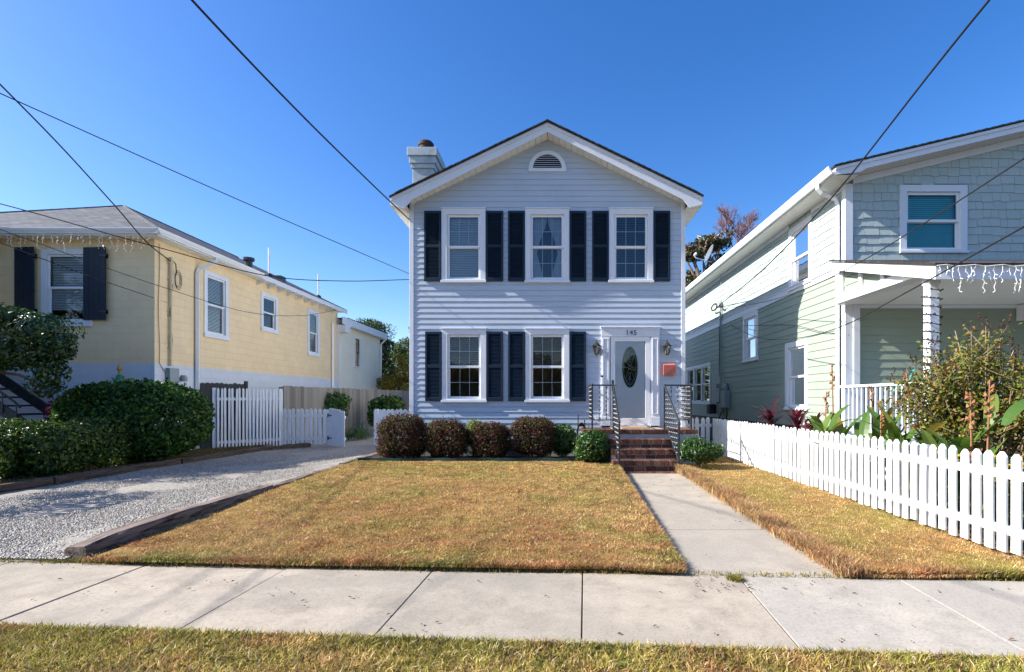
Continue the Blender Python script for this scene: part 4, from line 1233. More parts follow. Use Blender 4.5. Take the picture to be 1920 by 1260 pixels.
m = MB(); m.quad((-13.5, YW + 1.2, 2.3), (-10.0, YW + 1.2, 2.3), (-10.0, YW + 1.2, 5.2), (-13.5, YW + 1.2, 5.2)); m.quad((XW - 1.0, YW + 1.2, 2.3), (XW - 1.0, YE - .1, 2.3), (XW - 1.0, YE - .1, 5.2), (XW - 1.0, YW + 1.2, 5.2)); m.build('interior', 'room_dark', YH)
ky = dict(trim=.13, sill=.11, rail=.045, proud=.03)
for w in (FW, FW2): window(YH, FYF, *w, blind='slats', tilt=50, drop=(0, .85), head=0, deep=.07, **ky)
window(YH, FYR, *SW_[0], blind='slats', tilt=45, head=0, glass_mat='glass_sky', **ky)
window(YH, FYR, *SW_[1], blind=None, head=0, glass_mat='glass_sky', **ky)
window(YH, FYR, *SW_[2], blind='slats', tilt=40, head=0, glass_mat='glass_sky', **ky)
board_shutter(YH, FYF, -12.92, -12.40, 3.34, 5.06, 0.06)
board_shutter(YH, FYF, -11.27, -10.70, 3.32, 5.06, 0.05)
# hip roof
ex, ey, ez = -9.26, 11.95, 5.42
A_ = (ex, ey, ez); B_ = (-19.14, ey, ez); AP = (-14.2, 16.89, 7.80); D_ = (ex, YE + .3, ez); E_ = (-14.2, YE + .3, 7.80); G_ = (-19.14, YE + .3, ez)
m = MB(); m.add([A_, B_, AP], [(0, 1, 2)]); m.build('roof_front', 'roof_grey', YH, uv=lambda x, y, z: (x, (y - ey) * 1.11))
m = MB(); m.add([A_, D_, E_, AP], [(0, 1, 2, 3)]); m.add([B_, G_, E_, AP], [(0, 1, 2, 3)]); m.add([D_, E_, G_], [(0, 1, 2)]); m.build('roof_side', 'roof_grey', YH, uv=lambda x, y, z: (y, abs(x + 14.2) * 1.11))
m = MB(); m.tube([A_, AP], .035, 5); m.tube([B_, AP], .035, 5); m.tube([AP, E_], .035, 5); m.build('ridge_caps', 'roof_grey', YH, uv=lambda x, y, z: (x, y))
m = MB(); m.add([(ex - .01, ey + .01, 5.27), (-19.1, ey + .01, 5.27), (-19.1, YW, 5.27), (XW, YW, 5.27), (XW, YE, 5.27), (ex - .01, YE, 5.27)], [(0, 1, 2, 3), (0, 3, 4, 5)]); m.build('soffit', 'soffit', YH)
m = MB(); m.box(-19.14, ex - .001, ey + .012, ey + .035, 5.255, 5.41); m.box(ex - .035, ex - .012, ey + .036, YE + .25, 5.255, 5.41); m.build('fascia', 'white_trim', YH)
def gutter(name, root, p, q, out, mat='gutter', s=1.0):
    """K-profile trough from p to q; out = outward direction"""
    p, q, out = Vector(p), Vector(q), Vector(out)
    pr = [(0, -.12), (.06, -.12), (.075, -.09), (.105, -.05), (.115, -.012), (.115, 0), (.105, 0), (.10, -.02), (.03, -.1), (.0, -.1)]
    m = MB(); P = []
    for e in (p, q): P += [tuple(e + out * (a * s) + Vector((0, 0, b * s))) for a, b in pr]
    k = len(pr)
    m.add(P, [(i, (i + 1) % k, k + (i + 1) % k, k + i) for i in range(k)] + [tuple(range(k)), tuple(reversed(range(k, 2 * k)))])
    return m.build(name, mat, root)
gutter('gutter', YH, (-19.14, ey + .01, 5.405), (ex + .105, ey + .01, 5.405), (0, -1, 0))
gutter('gutter', YH, (ex - .01, ey - .09, 5.404), (ex - .01, 16.2, 5.404), (1, 0, 0))
# rafter tails past the end of the gutter
m = MB(); y = 16.5
while y < YE:
    m.prism([(0, 0)] * 0 or [(XW, 5.26), (ex - .04, 5.26), (ex - .04, 5.20), (XW, 5.08)], y, y + .04) if False else m.add(
        [(XW, y, 5.268), (ex - .04, y, 5.268), (ex - .04, y, 5.21), (XW, y, 5.12), (XW, y + .045, 5.268), (ex - .04, y + .045, 5.268), (ex - .04, y + .045, 5.21), (XW, y + .045, 5.12)],
        [(0, 1, 2, 3), (4, 5, 6, 7), (0, 1, 5, 4), (1, 2, 6, 5), (2, 3, 7, 6)])
    y += .62
m.build('rafter_tails', 'white_trim', YH)
def downspout(root, pts, r=.042, mat='gutter'):
    m = MB(); m.tube(pts, r, 4); return m.build('downspout', mat, root)
yd = pxs(366)
downspout(YH, [(ex + .05, yd + .3, 5.28), (ex + .05, yd + .27, 5.18), (XW + .07, yd + .06, 4.92), (XW + .06, yd, 4.80), (XW + .06, yd, .1)], .055)
downspout(YH, [(XW + .06, 22.05, 4.72), (XW + .06, 22.05, .4)], .06)
yc = pxs(316.5)
m = MB(); m.tube([(XW + .05, yc, 4.85), (XW + .05, yc, 2.25)], .03, 7); m.lathe(XW + .05, yc, [(.05, 4.80), (.06, 4.9), (.02, 4.96)], 8)
for z in (4.4, 3.5, 2.7): m.box(XW + .001, XW + .05, yc - .05, yc + .05, z - .015, z + .015)
cd = m.build('conduit', 'beige_metal', YH)
m = MB(); m.box(XW + .005, XW + .12, yc - .12, yc + .2, 1.85, 2.2); m.lathe(XW + .13, yc + .33, [(.08, 1.88), (.09, 1.96), (.06, 2.04)], 10); m.build('meter_box', 'grey_box', cd, bevel=.01)
m = MB()
for k in range(3):
    a = .10 + .025 * k
    m.tube([(XW + .10 + .01 * k, yc + .16 + a * math.cos(t) * .8, 4.55 - .12 + a * 1.6 * math.sin(t)) for t in np.linspace(0, 6.28, 18)], .008, 4, False)
m.tube([(XW + .07, yc + .02, 4.9), (XW + .1, yc + .1, 4.82), (XW + .1, yc + .12, 4.6)], .012, 5); m.tube([(XW + .045, yc + .05, 4.3), (XW + .05, yc - .03, 3.6), (XW + .05, yc + .04, 2.9), (XW + .05, yc, 2.3)], .014, 5)
m.build('service_cable', 'wire', cd)
m = MB(); ow = [(XW + .015, YW + .12 + .02 * math.sin(z * 3), z) for z in np.linspace(5.2, 2.3, 16)] + [(XW + .02, YW + .35, 2.05)]; m.tube(ow, .008, 4); m.build('loose_cable', 'orange_wire', cd)
# vents on the roof
for y, x, kind in ((16.6, -9.9, 1), (17.6, -9.8, 0), (18.6, -10.0, 2), (21.5, -9.9, 0)):
    z = 5.42 + (ex - x) * .482
    m = MB()
    if kind == 0: m.tube([(x, y, z - .05), (x, y, z + .95)], .032, 8)
    elif kind == 1: m.lathe(x, y, [(.11, z - .1), (.11, z + .18), (.17, z + .19), (.17, z + .28), (.05, z + .3)], 10)
    else: m.box(x - .15, x + .15, y - .15, y + .2, z - .1, z + .12)
    m.build('vent_pipe', 'white_vinyl' if kind == 0 else 'roof_dark', YH) if kind == 0 else m.build('roof_vent', 'black_metal', YH)
    if kind == 0:
        m = MB(); m.lathe(x, y, [(.13, z - .06), (.10, z + .04), (.04, z + .08)], 10); m.build('pipe_boot', 'black_metal', YH)
# black stair at the far left, up to the added porch block of the yellow house
SR = thing('metal_stair', 'black metal stair rising beside the white base of the yellow house', 'stairs', (-12.3, 11.4, 0))
for i in range(7):
    m = MB(); x = -11.35 - .28 * i; m.box(x - .3, x, 11.0, 11.9, .92 + .19 * i - .04, .92 + .19 * i); m.build('tread', 'black_wood', SR)
for y in (10.98, 11.92):
    m = MB(); m.prism([(-11.05, .55), (-11.05, .80), (-13.3, 2.33), (-13.3, 2.06)], y - .02, y + .02); m.build('stringer', 'black_wood', SR)
m = MB(); m.tube([(-11.42, 10.95, 1.25), (-11.55, 10.95, 1.38), (-13.4, 10.95, 2.66)], .022, 6)
for i in range(7):
    x = -11.5 - .3 * i; m.tube([(x, 10.95, .8 + (-11.3 - x) * .68), (x, 10.95, 1.34 + (-11.5 - x) * .69)], .012, 5)
m.build('handrail', 'black_metal', SR)

m = MB(); m.box(-17.2, -13.75, 10.3, YW - .003, 0, 5.0); m.build('porch_shade_block', 'yellow_block', YH)  # unseen enclosed porch block, added to shade the front wall
m = MB(); m.add([(-17.5, 10.0, 5.05), (-13.4, 10.0, 5.05), (-13.4, YW - .01, 5.25), (-17.5, YW - .01, 5.25), (-17.5, 10.0, 5.2), (-13.4, 10.0, 5.2), (-13.4, YW - .4, 6.0), (-17.5, YW - .4, 6.0)], [(0, 1, 2, 3), (4, 5, 6, 7), (0, 1, 5, 4), (1, 2, 6, 5), (3, 0, 4, 7)]); m.build('porch_roof', 'roof_grey', YH, uv=lambda x, y, z: (x, y))  # roof of the added block, shades the wall higher up
# white clapboard wing behind the yellow house
EX = thing('rear_extension', 'white clapboard rear wing with flat fascia behind the yellow house', 'house extension', (-12, 25.5, 0))
ew = (24.6, 25.3, 2.96, 4.42)
m = MB(FYR); clap(m, YE + .02, 28.2, .3, 5.0, .14, .012, [ins(ew, .04)]); flat_wall(m, YE + .02, 28.2, 0, 5.0, -.01, [ins(ew, .04)])
m.fr = lambda a, b, c: (a, b, c); m.quad((-16, 28.2, 0), (XW, 28.2, 0), (XW, 28.2, 5), (-16, 28.2, 5))
m.build('wall', 'cream_siding', EX)
m = MB(FYR); m.box(YE - .25, 28.45, -.001 + .30, .34, 4.74, 5.06); m.box(28.1, 28.45, -1, .3, 4.74, 5.06); m.build('fascia', 'white_trim', EX)
m = MB(FYR); m.quad((YE + .01, 0, 4.75), (28.4, 0, 4.75), (28.4, .31, 4.75), (YE + .01, .31, 4.75)); m.build('soffit', 'soffit', EX)
m = MB(); m.quad((-16, YE + .3, 5.3), (XW + .36, YE + .3, 5.085), (XW + .36, 28.5, 5.085), (-16, 28.5, 5.3)); m.build('roof', 'roof_grey', EX, uv=lambda x, y, z: (y, x))
window(EX, FYR, *ew, trim=.06, sill=.04, blind=None, cols=2, rows=(3, 3), head=0, sash_mat='black_metal', rail=.03)
downspout(EX, [(XW + .3, 28.3, 4.75), (XW + .08, 28.15, 4.45), (XW + .06, 28.15, .3)], .05)
m = MB(FYR); m.box(YE - .05, YE + .08, .0, .05, .2, 4.75); m.build('corner_board', 'white_trim', EX)
m = MB(FYR); m.box(YE - .02, YE + .55, .05, .36, 4.42, 4.735); m.build('eave_box', 'white_trim', EX)
# ================================================================ the green house
XG, YG = 5.70, 10.0
GH = thing('green_house', 'two storey pale green shingle house with white trim and front porch', 'house', (10, 15, 0))
FGF, FGL = fr_front(YG), fr_left(XG)
gy = lambda px: XG * F / (px - 1039)
GB = 22.3
SG = 0.238; GEX, GEZ = 5.26, 5.80
gtop = lambda x: GEZ - .20 + SG * (x - GEX)
gw_up = (gy(1523.6), gy(1480.7), 4.02, 5.50)
gw_mid = (gy(1422.4), gy(1394.4), 2.52, 3.925)
gw_low = (gy(1516), gy(1474), 1.17, 2.79)
gw_tri = (gy(1333), gy(1288), 1.24, 2.77)
gf = (6.74, 8.05, 4.27, 5.60)
side_h = [ins(w, .04) for w in (gw_up, gw_mid, gw_low, gw_tri)]
m = MB(FGL); flat_wall(m, YG, GB, 0.3, 5.75, -.004, side_h)
m.fr = FGF; flat_wall(m, XG, 15, .3, 5.6, -.004, [ins(gf, .04)]); m.quad((XG, -.004, 5.6), (15, -.004, 5.6), (10.4, -.004, 6.75), (XG, -.004, 5.7))
m.fr = lambda a, b, c: (a, b, c); m.quad((XG, GB, .3), (15, GB, .3), (15, GB, 5.6), (XG, GB, 5.6)); m.quad((15, YG, .3), (15, GB, .3), (15, GB, 5.6), (15, YG, 5.6))
m.build('wall', 'sage_lap', GH)
m = MB(FGL); clap(m, YG + .10, GB - .1, .80, 3.925, .168, .014, side_h, None, .0015, .8); m.build('side_siding', 'sage_lap', GH)
m = MB(FGL); shakes(m, YG + .10, GB - .1, 4.12, 5.62, .165, [gw_up], None, 3); m.build('side_shakes', 'sage_shake', GH)
m = MB(FGF); clap(m, XG + .11, 15, .76, 3.28, .16, .014, (), None, .0015, .6); m.build('porch_wall_siding', 'sage_lap', GH)
m = MB(FGF); shakes(m, XG + .115, 11.0, 4.14, 7.0, .165, [gf], lambda z: (max(XG, GEX + (z - GEZ + .25) / SG), 11.0), 5); m.build('front_shakes', 'sage_shake', GH)
m = MB(FGL); m.box(YG + .06, GB - .02, .0, .012, .0, .79); m.build('foundation', 'black_wood', GH)
m = MB(FGL); m.box(YG + .10, GB - .1, -.003, .032, 3.93, 4.10); m.box(YG + .10, GB - .1, -.003, .05, 4.101, 4.125)
m.build('belt_board', 'white_trim', GH)
m = MB(); m.box(XG - .034, XG + .12, YG - .034, YG + .095, .5, 5.62); m.build('corner_board', 'white_trim', GH, bevel=.004)
m = MB(); m.box(XG - .034, XG + .05, GB - .11, GB + .02, .5, 5.62); m.build('corner_board', 'white_trim', GH)
m = MB(); m.quad((XG + 1.3, YG + 1.3, .8), (XG + 1.3, GB - .1, .8), (XG + 1.3, GB - .1, 5.7), (XG + 1.3, YG + 1.3, 5.7)); m.quad((XG + 1.3, YG + 1.3, .8), (15, YG + 1.3, .8), (15, YG + 1.3, 5.9), (XG + 1.3, YG + 1.3, 5.9)); m.build('interior', 'room_dark', GH)
kg = dict(trim=.13, sill=.05, rail=.05, head=0.0, proud=.034)
window(GH, FGL, *gw_up, blind='curtain', glass_mat='glass_sky', **kg)
window(GH, FGL, *gw_mid, blind='slats', tilt=35, drop=(0, .6), glass_mat='glass_sky', **kg)
window(GH, FGL, *gw_low, blind='slats', tilt=40, drop=(0, .55), blind_mat='blind_teal', glass_mat='glass_sky', **kg)
window(GH, FGF, *gf, blind='slats', tilt=66, blind_mat='blind_teal', glass_mat='glass', label='upper front window with teal blinds', **kg)
t0, t1 = gw_tri[0], gw_tri[1]; dw = (t1 - t0) / 3
m = MB(FGL); m.frame(t0, t1, gw_tri[2], gw_tri[3], .1, -.004, .034)
for k in (1, 2): m.box(t0 + dw * k - .05, t0 + dw * k + .05, -.004, .033, gw_tri[2] + .1, gw_tri[3] - .1)
tw = m.build('window', 'white_trim', GH); tw['label'] = 'triple window behind the meter boxes'
for k in range(3):
    a = t0 + dw * k + (.1 if k == 0 else .05); b = t0 + dw * (k + 1) - (.1 if k == 2 else .05); zm = (gw_tri[2] + gw_tri[3]) / 2
    m = MB(FGL)
    m.frame(a, b, gw_tri[2] + .1, zm + .02, .045, -.07, -.03); m.frame(a, b, zm - .02, gw_tri[3] - .1, .045, -.029, -.002)
    m.build('sash', 'white_vinyl', tw)
    m = MB(FGL); m.quad((a + .04, -.04, gw_tri[2] + .12), (b - .04, -.04, gw_tri[2] + .12), (b - .04, -.04, gw_tri[3] - .12), (a + .04, -.04, gw_tri[3] - .12)); m.build('pane', 'glass_sky', tw)
# roof
GRX, GYR = 10.6, 9.58
gz = lambda x: GEZ + SG * (x - GEX)
m = MB()
pts = [(GEX - .03, GYR - .03, gz(GEX - .03)), (GRX, GYR - .03, gz(GRX)), (GRX, GB + .4, gz(GRX)), (GEX - .03, GB + .4, gz(GEX - .03))]
p2 = [(GRX, GYR - .03, gz(GRX)), (16, GYR - .03, gz(GRX) - SG * 5.4), (16, GB + .4, gz(GRX) - SG * 5.4), (GRX, GB + .4, gz(GRX))]
for P in (pts, p2):
    m.add(P + [(p[0], p[1], p[2] - .03) for p in P], [(0, 1, 2, 3), (4, 7, 6, 5), (0, 4, 5, 1), (1, 5, 6, 2), (2, 6, 7, 3), (3, 7, 4, 0)])
m.build('roof', 'roof_dark', GH, uv=lambda x, y, z: (y, x * 1.03))
rg = random.Random(6); m = MB(); x = GEX - .03
while x < GRX:
    o = rg.uniform(.003, .018); b = x + .15
    m.add([(x, GYR - .031 - o, gz(x) + .004), (b, GYR - .031 - o, gz(b) + .014), (b, GYR + .2, gz(b) + .014), (x, GYR + .2, gz(x) + .004), (x, GYR - .031 - o, gz(x) - .02), (b, GYR - .031 - o, gz(b) - .02)], [(0, 1, 2, 3), (4, 5, 1, 0), (1, 5, 2)])
    x = b
m.build('shingle_edge', 'roof_dark', GH, uv=lambda x, y, z: (y, x))
m = MB(fr_front(GYR + .03)); m.prism([(GEX, gz(GEX) - .035), (GRX, gz(GRX) - .035), (GRX, gz(GRX) - .19), (XG + .15, gz(XG + .15) - .19), (XG + .02, gz(XG) - .23), (GEX, gz(GEX) - .17)], 0, .03)
m.prism([(GEX, gz(GEX) - .033), (GRX, gz(GRX) - .033), (GRX, gz(GRX) - .09), (GEX, gz(GEX) - .09)], .031, .05); m.build('rake_board', 'white_trim', GH)
m = MB(); x = XG
while x < GRX:
    m.quad((x + .004, GYR + .031, gz(x) - .185), (x + .116, GYR + .031, gz(x + .116) - .185), (x + .116, YG - .001, gz(x + .116) - .185), (x + .004, YG - .001, gz(x) - .185))
    m.quad((x - .006, GYR + .031, gz(x) - .18), (x + .006, GYR + .031, gz(x) - .18), (x + .006, YG, gz(x) - .18), (x - .006, YG, gz(x) - .18)); x += .12
m.build('soffit', 'soffit', GH)
m = MB(FGF); m.prism([(XG + .121, gz(XG + .12) - .19), (GRX, gz(GRX) - .19), (GRX, gz(GRX) - .32), (XG + .121, gz(XG + .12) - .32)], -.003, .042); m.build('frieze_board', 'white_trim', GH)
m = MB(); y = GYR + .031
while y < GB:
    m.box(GEX, XG, y, y + .114, 5.625, 5.635); m.box(GEX, XG, y + .114, y + .12, 5.63, 5.64); y += .12
m.build('eave_soffit', 'soffit', GH)
m = MB(FGL); m.box(YG + .10, GB - .1, -.002, .04, 5.5, 5.62) if False else m.box(YG + .10, gw_up[0] - .001, -.002, .03, 5.53, 5.622); m.box(gw_up[1] + .001, GB - .1, -.002, .03, 5.53, 5.622); m.build('frieze_board', 'white_trim', GH)
m = MB(); m.box(GEX - .001, GEX + .02, GYR + .03, GB + .35, 5.63, 5.775); m.build('fascia', 'white_trim', GH)
gutter('gutter', GH, (GEX - .002, GYR + .0, 5.785), (GEX - .002, GB + .35, 5.785), (-1, 0, 0), s=1.1)
yd = 10.16
downspout(GH, [(GEX - .06, yd - .05, 5.66), (GEX - .06, yd - .05, 5.58), (GEX + .02, yd - .04, 5.50), (XG - .12, yd, 5.40), (XG - .075, yd, 5.28), (XG - .075, yd, .6)], .05)
# porch
PX0 = 5.50; PYF = 7.25
prz = lambda y: 3.36 + (y - PYF) * (4.14 - 3.36) / (YG - PYF)
m = MB(); P = [(PX0 - .14, PYF - .05, prz(PYF - .05)), (15, PYF - .05, prz(PYF - .05)), (15, YG - .022, prz(YG)), (PX0 - .14, YG - .022, prz(YG))]
m.add(P + [(p[0], p[1], p[2] - .03) for p in P], [(0, 1, 2, 3), (4, 7, 6, 5), (0, 4, 5, 1), (3, 7, 4, 0)])
pr = m.build('porch_roof', 'roof_dark', GH, uv=lambda x, y, z: (x, y))
m = MB()
sd_ = [(PYF, prz(PYF) - .031), (YG + .0, prz(YG) - .031), (YG + .0, prz(YG) - .19), (PYF, prz(PYF) - .24)]
for x in (PX0 - .10,):
    Q = [(x, y, z) for y, z in sd_] + [(x + .035, y, z) for y, z in sd_]
    m.add(Q, [(0, 1, 2, 3), (7, 6, 5, 4), (0, 4, 5, 1), (1, 5, 6, 2), (2, 6, 7, 3), (3, 7, 4, 0)])
m.box(PX0 - .064, 15, PYF, PYF + .035, prz(PYF) - .24, prz(PYF) - .032)
m.build('porch_fascia', 'white_trim', GH, bevel=.004)
m = MB(); m.box(PX0 + .02, PX0 + .17, 7.52, YG - .037, 3.255, 3.44); m.box(PX0 + .17, 15, 7.52, 7.67, 3.255, 3.44); m.build('porch_beam', 'white_trim', GH, bevel=.004)
m = MB(fr_left(PX0 + .1)); clap(m, 7.6, YG - .04, 3.44, 4.0, .16, .012, (), None) if False else None
for k, z in enumerate((3.441, 3.601, 3.761)):
    ya = PYF + (z + .06 - 3.36) / .2836; yb = PYF + (z + .22 - 3.36) / .2836
    m.add([(max(7.55, ya), .014, z), (YG - .04, .014, z), (YG - .04, .002, z + .16), (min(max(7.55, yb), YG - .05), .002, z + .16)], [(0, 1, 2, 3)])
m.build('porch_gable_siding', 'sage_lap', GH)
for y in (9.86, 9.25, 8.62):
    m = MB(fr_left(PX0 + .1)); m.box(y, y + .1, .015, .05, 3.442, prz(y) - .19); m.build('porch_gable_stud', 'white_trim', GH)
m = MB(); m.quad((PX0 + .17, 7.67, 3.27), (15, 7.67, 3.27), (15, YG - .02, 3.27), (PX0 + .17, YG - .02, 3.27)); m.quad((PX0 - .06, PYF + .04, 3.265), (15, PYF + .04, 3.265), (15, 7.52, 3.265), (PX0 - .06, 7.52, 3.265)); m.quad((PX0 - .06, 7.52, 3.265), (PX0 + .02, 7.52, 3.265), (PX0 + .02, YG - .04, 3.265), (PX0 - .06, YG - .04, 3.265)) ; m.build('porch_ceiling', 'soffit', GH)
m = MB(FGF); m.box(XG + .121, 15, -.003, .04, 3.14 + .06, 3.265); m.box(XG + .121, XG + .24, .015, .06, .76, 3.199); m.box(9.0, 9.2, .03, .15, 2.95, 3.25); m.build('porch_trim', 'white_trim', GH)
m = MB(); m.box(PX0 + .02, 15, 7.5, YG - .035, .66, .75); m.box(PX0 + .06, 15, 7.56, YG - .04, .02, .655); m.build('porch_floor', 'parge', GH)
m = MB(); m.box(PX0 + .025, PX0 + .165, 7.525, 7.665, .75, 3.254); m.box(PX0 + .01, PX0 + .18, 7.51, 7.68, .75, .90); m.box(PX0 + .012, PX0 + .178, 7.512, 7.678, 3.12, 3.25); m.build('porch_column', 'white_trim', GH, bevel=.004)
m = MB(); m.box(10.0, 10.14, 7.525, 7.665, .75, 3.254); m.build('porch_column', 'white_trim', GH, bevel=.004)
m = MB(); m.box(PX0 + .055, PX0 + .135, 7.68, YG - .04, 1.645, 1.69); m.box(PX0 + .07, PX0 + .12, 7.68, YG - .04, .83, .88); m.box(PX0 + .18, 10, 7.555, 7.635, 1.645, 1.69); m.box(PX0 + .18, 10, 7.57, 7.62, .83, .88); m.build('porch_rail', 'white_trim', GH, bevel=.004)
m = MB(); m.box(PX0 + .08, PX0 + .112, 7.80, 7.832, .88, 1.645); b0 = m.build('porch_baluster', 'white_trim', GH)
for k in range(1, 16): dup(b0, (0, .135 * k, 0), GH)
m = MB(); m.box(5.80, 5.832, 7.58, 7.612, .88, 1.645); b0 = m.build('porch_baluster', 'white_trim', GH)
for k in range(1, 30): dup(b0, (.135 * k, 0, 0), GH)
# electric mast and boxes on the side wall
my = gy(1356)
m = MB(); m.tube([(XG - .09, my, 4.62), (XG - .09, my, 1.9)], .038, 8); m.lathe(XG - .09, my, [(.06, 4.55), (.075, 4.66), (.03, 4.74)], 8); m.tube([(XG - .09, my, 4.7), (XG - .09, my - .05, 5.62)], .010, 4)
for z in (4.2, 3.2, 2.3): m.box(XG - .13, XG - .015, my - .06, my + .06, z - .015, z + .015)
ms = m.build('service_mast', 'grey_box', GH)
m = MB()
for k in range(3):
    a = .16 + .03 * k
    m.tube([(XG - .15, my + .50 + a * 1.6 * math.cos(t), 4.62 + .55 * a * math.sin(t)) for t in np.linspace(0, 6.28, 16)], .010, 4, False)
m.tube([(XG - .12, my, 4.6), (XG - .2, my - .15, 4.52), (XG - .16, my - .35, 4.48)], .03, 5); m.tube([(XG - .13, my + .02, 3.9), (XG - .14, my - .03, 3.2), (XG - .13, my + .02, 2.2)], .012, 5); m.build('service_cable', 'wire', ms)
m = MB(FGL); 
for y0, y1, z0, z1, d in ((my - .75, my - .32, 1.15, 1.72, .2), (my - .25, my + .18, 1.32, 1.80, .22), (my + .25, my + .62, 1.28, 1.95, .16), (my - .14, my + .08, .98, 1.31, .14)):
    m.box(y0, y1, .016, d, z0, z1)
m.lathe(my - .5, 0.1, [(.09, 1.73), (.11, 1.85), (.07, 1.95)], 10)
m.build('meter_box', 'grey_box', GH, bevel=.012)
m = MB()
m.tube([(XG - .1, my - .65, 1.2), (XG - .1, my - .68, .95), (XG - .1, my - .6, .75)], .02, 5); m.tube([(XG - .1, my - .1, 1.0), (XG - .12, my - .05, .85), (XG - .1, my + .1, .8)], .02, 5); m.build('box_cable', 'wire', GH)
m = MB(FGL); m.box(my + .35, my + .75, .1, .35, .92, 1.26); m.build('hose_reel', 'black_wood', GH, bevel=.05)

# satellite dish on the roof edge
DS = thing('satellite_dish', 'dark grey satellite dish on the roof edge of the green house', 'satellite dish', (5.42, 17.3, 5.84))
c = Vector((5.28, 17.3, 6.32)); ax = Vector((-.93, -.05, .36)).normalized(); s1 = ax.cross(Vector((0, 0, 1))).normalized(); s2 = ax.cross(s1)
m = MB(); n = 24; P = []; fs = []
for i, r in enumerate((0, .1, .2, .29, .33)):
    for k in range(n):
        a = 2 * math.pi * k / n
        P.append(tuple(c + (s1 * math.cos(a) * .9 + s2 * math.sin(a)) * r + ax * (.6 * r * r)))
for i in range(4):
    for k in range(n): fs.append((i * n + k, i * n + (k + 1) % n, (i + 1) * n + (k + 1) % n, (i + 1) * n + k))
m.add(P, fs); P2 = [tuple(Vector(p) - ax * .012) for p in P]; m.add(P2, fs); m.build('reflector', 'dish', DS, smooth=True)
m = MB(); low = c - s2 * .0 + Vector((0, 0, -.26)); m.tube([tuple(low + Vector((.05, 0, 0))), (low.x - .48, 17.3, low.z + .14), (low.x - .55, 17.3, low.z + .22)], .016, 6); m.tube([(low.x - .55, 17.3, low.z + .22), (low.x - .47, 17.3, low.z + .30)], .04, 8); m.build('feed_arm', 'gutter', DS)
m = MB(); m.tube([(c.x + .06, 17.3, 6.25), (c.x + .12, 17.3, 6.05), (5.42, 17.3, 5.83)], .025, 6); m.build('mount', 'dish', DS)

# string lights: icicles under the eaves and on the porch, a string round the column
def icicles(name, label, a, b, n, seed, length=.3, parent=None):
    rg = random.Random(seed); m = MB(); a = Vector(a); b = Vector(b)
    m.tube([tuple(a + (b - a) * (i / 30) + Vector((0, 0, .015 * math.sin(i * 2.1)))) for i in range(31)], .0055, 4)
    for i in range(n):
        p = a + (b - a) * ((i + rg.uniform(.2, .8)) / n); L = rg.choice([.35, .6, .6, 1, 1, 1.2]) * length
        pts = [p]; k = max(2, int(L / .06))
        for j in range(1, k + 1):
            q = p + (b - a).normalized() * rg.uniform(-.03, .03) + Vector((rg.uniform(-.012, .012), rg.uniform(-.012, .012), -L * j / k))
            pts.append(q)
            d = Vector((rg.uniform(-1, 1), rg.uniform(-1, 1), -.6)).normalized() * .035
            m.tube([tuple(q), tuple(q + d)], [.0035, .006], 4)
        m.tube([tuple(x) for x in pts], .0035, 4)
    return tag(m.build(name, 'bulb_wire'), label, 'string lights')
icicles('icicle_lights', 'white icicle lights hanging below the front gutter of the yellow house', (-14.5, 11.88, 5.24), (-9.3, 11.88, 5.24), 34, 2, .30)
icicles('icicle_lights', 'white icicle lights hanging along the side eave of the yellow house', (-9.36, 12.3, 5.24), (-9.36, 22.5, 5.24), 30, 3, .2)
icicles('icicle_lights', 'white icicle lights hanging from the porch roof of the green house', (5.37, 7.18, 3.30), (9.4, 7.18, 3.30), 46, 4, .36)
m = MB(); P = []
cx, cy = PX0 + .095, 7.595
for i in range(0, 17 * 4 + 1):
    t = i % 4; h = .087
    P.append((cx + (-h if t in (0, 3) else h), cy + (-h if t in (0, 1) else h), 3.05 - i * .0315))
m.tube(P, .006, 4)
rg = random.Random(8)
for p, q in zip(P[:-1], P[1:]):
    for f in (.25, .6, .9):
        s = Vector(p).lerp(Vector(q), f); m.tube([tuple(s), tuple(s + Vector((rg.uniform(-.03, .03), rg.uniform(-.03, 0), rg.uniform(-.02, .03))))], [.007, .010], 4)
tag(m.build('light_string', 'wire'), 'dark light string wound round the white porch column', 'string lights')

# turquoise leaf ornament behind the porch rail
TO = thing('leaf_ornament', 'turquoise ribbed leaf ornament standing behind the white porch rail', 'ornament', (6.15, 8.9, .75))
m = MB(); n = 12
for s in (-1, 1):
    for i in range(n):
        t = i / n; z = 1.55 + .34 * t; x = 6.09 + .13 * t; w = .13 * math.sin(math.pi * min(1, .18 + t * .82)) + .02
        m.add([(x, 8.9, z), (x + s * w, 8.88, z + .07), (x + s * w * .9, 8.885, z + .095), (x + .01, 8.9, z + .03)], [(0, 1, 2, 3)])
m.tube([(6.09, 8.9, 1.50), (6.23, 8.9, 1.93)], .013, 5); m.build('leaf', 'turquoise', TO)
m = MB(); m.tube([(6.09, 8.9, .75), (6.09, 8.9, 1.52)], .014, 5); m.tube([(5.9, 8.9, 1.72 - .12), (6.0, 8.9, 1.62), (6.09, 8.9, 1.5)], [.035, .03, .013], 5); m.build('stand', 'turquoise', TO)

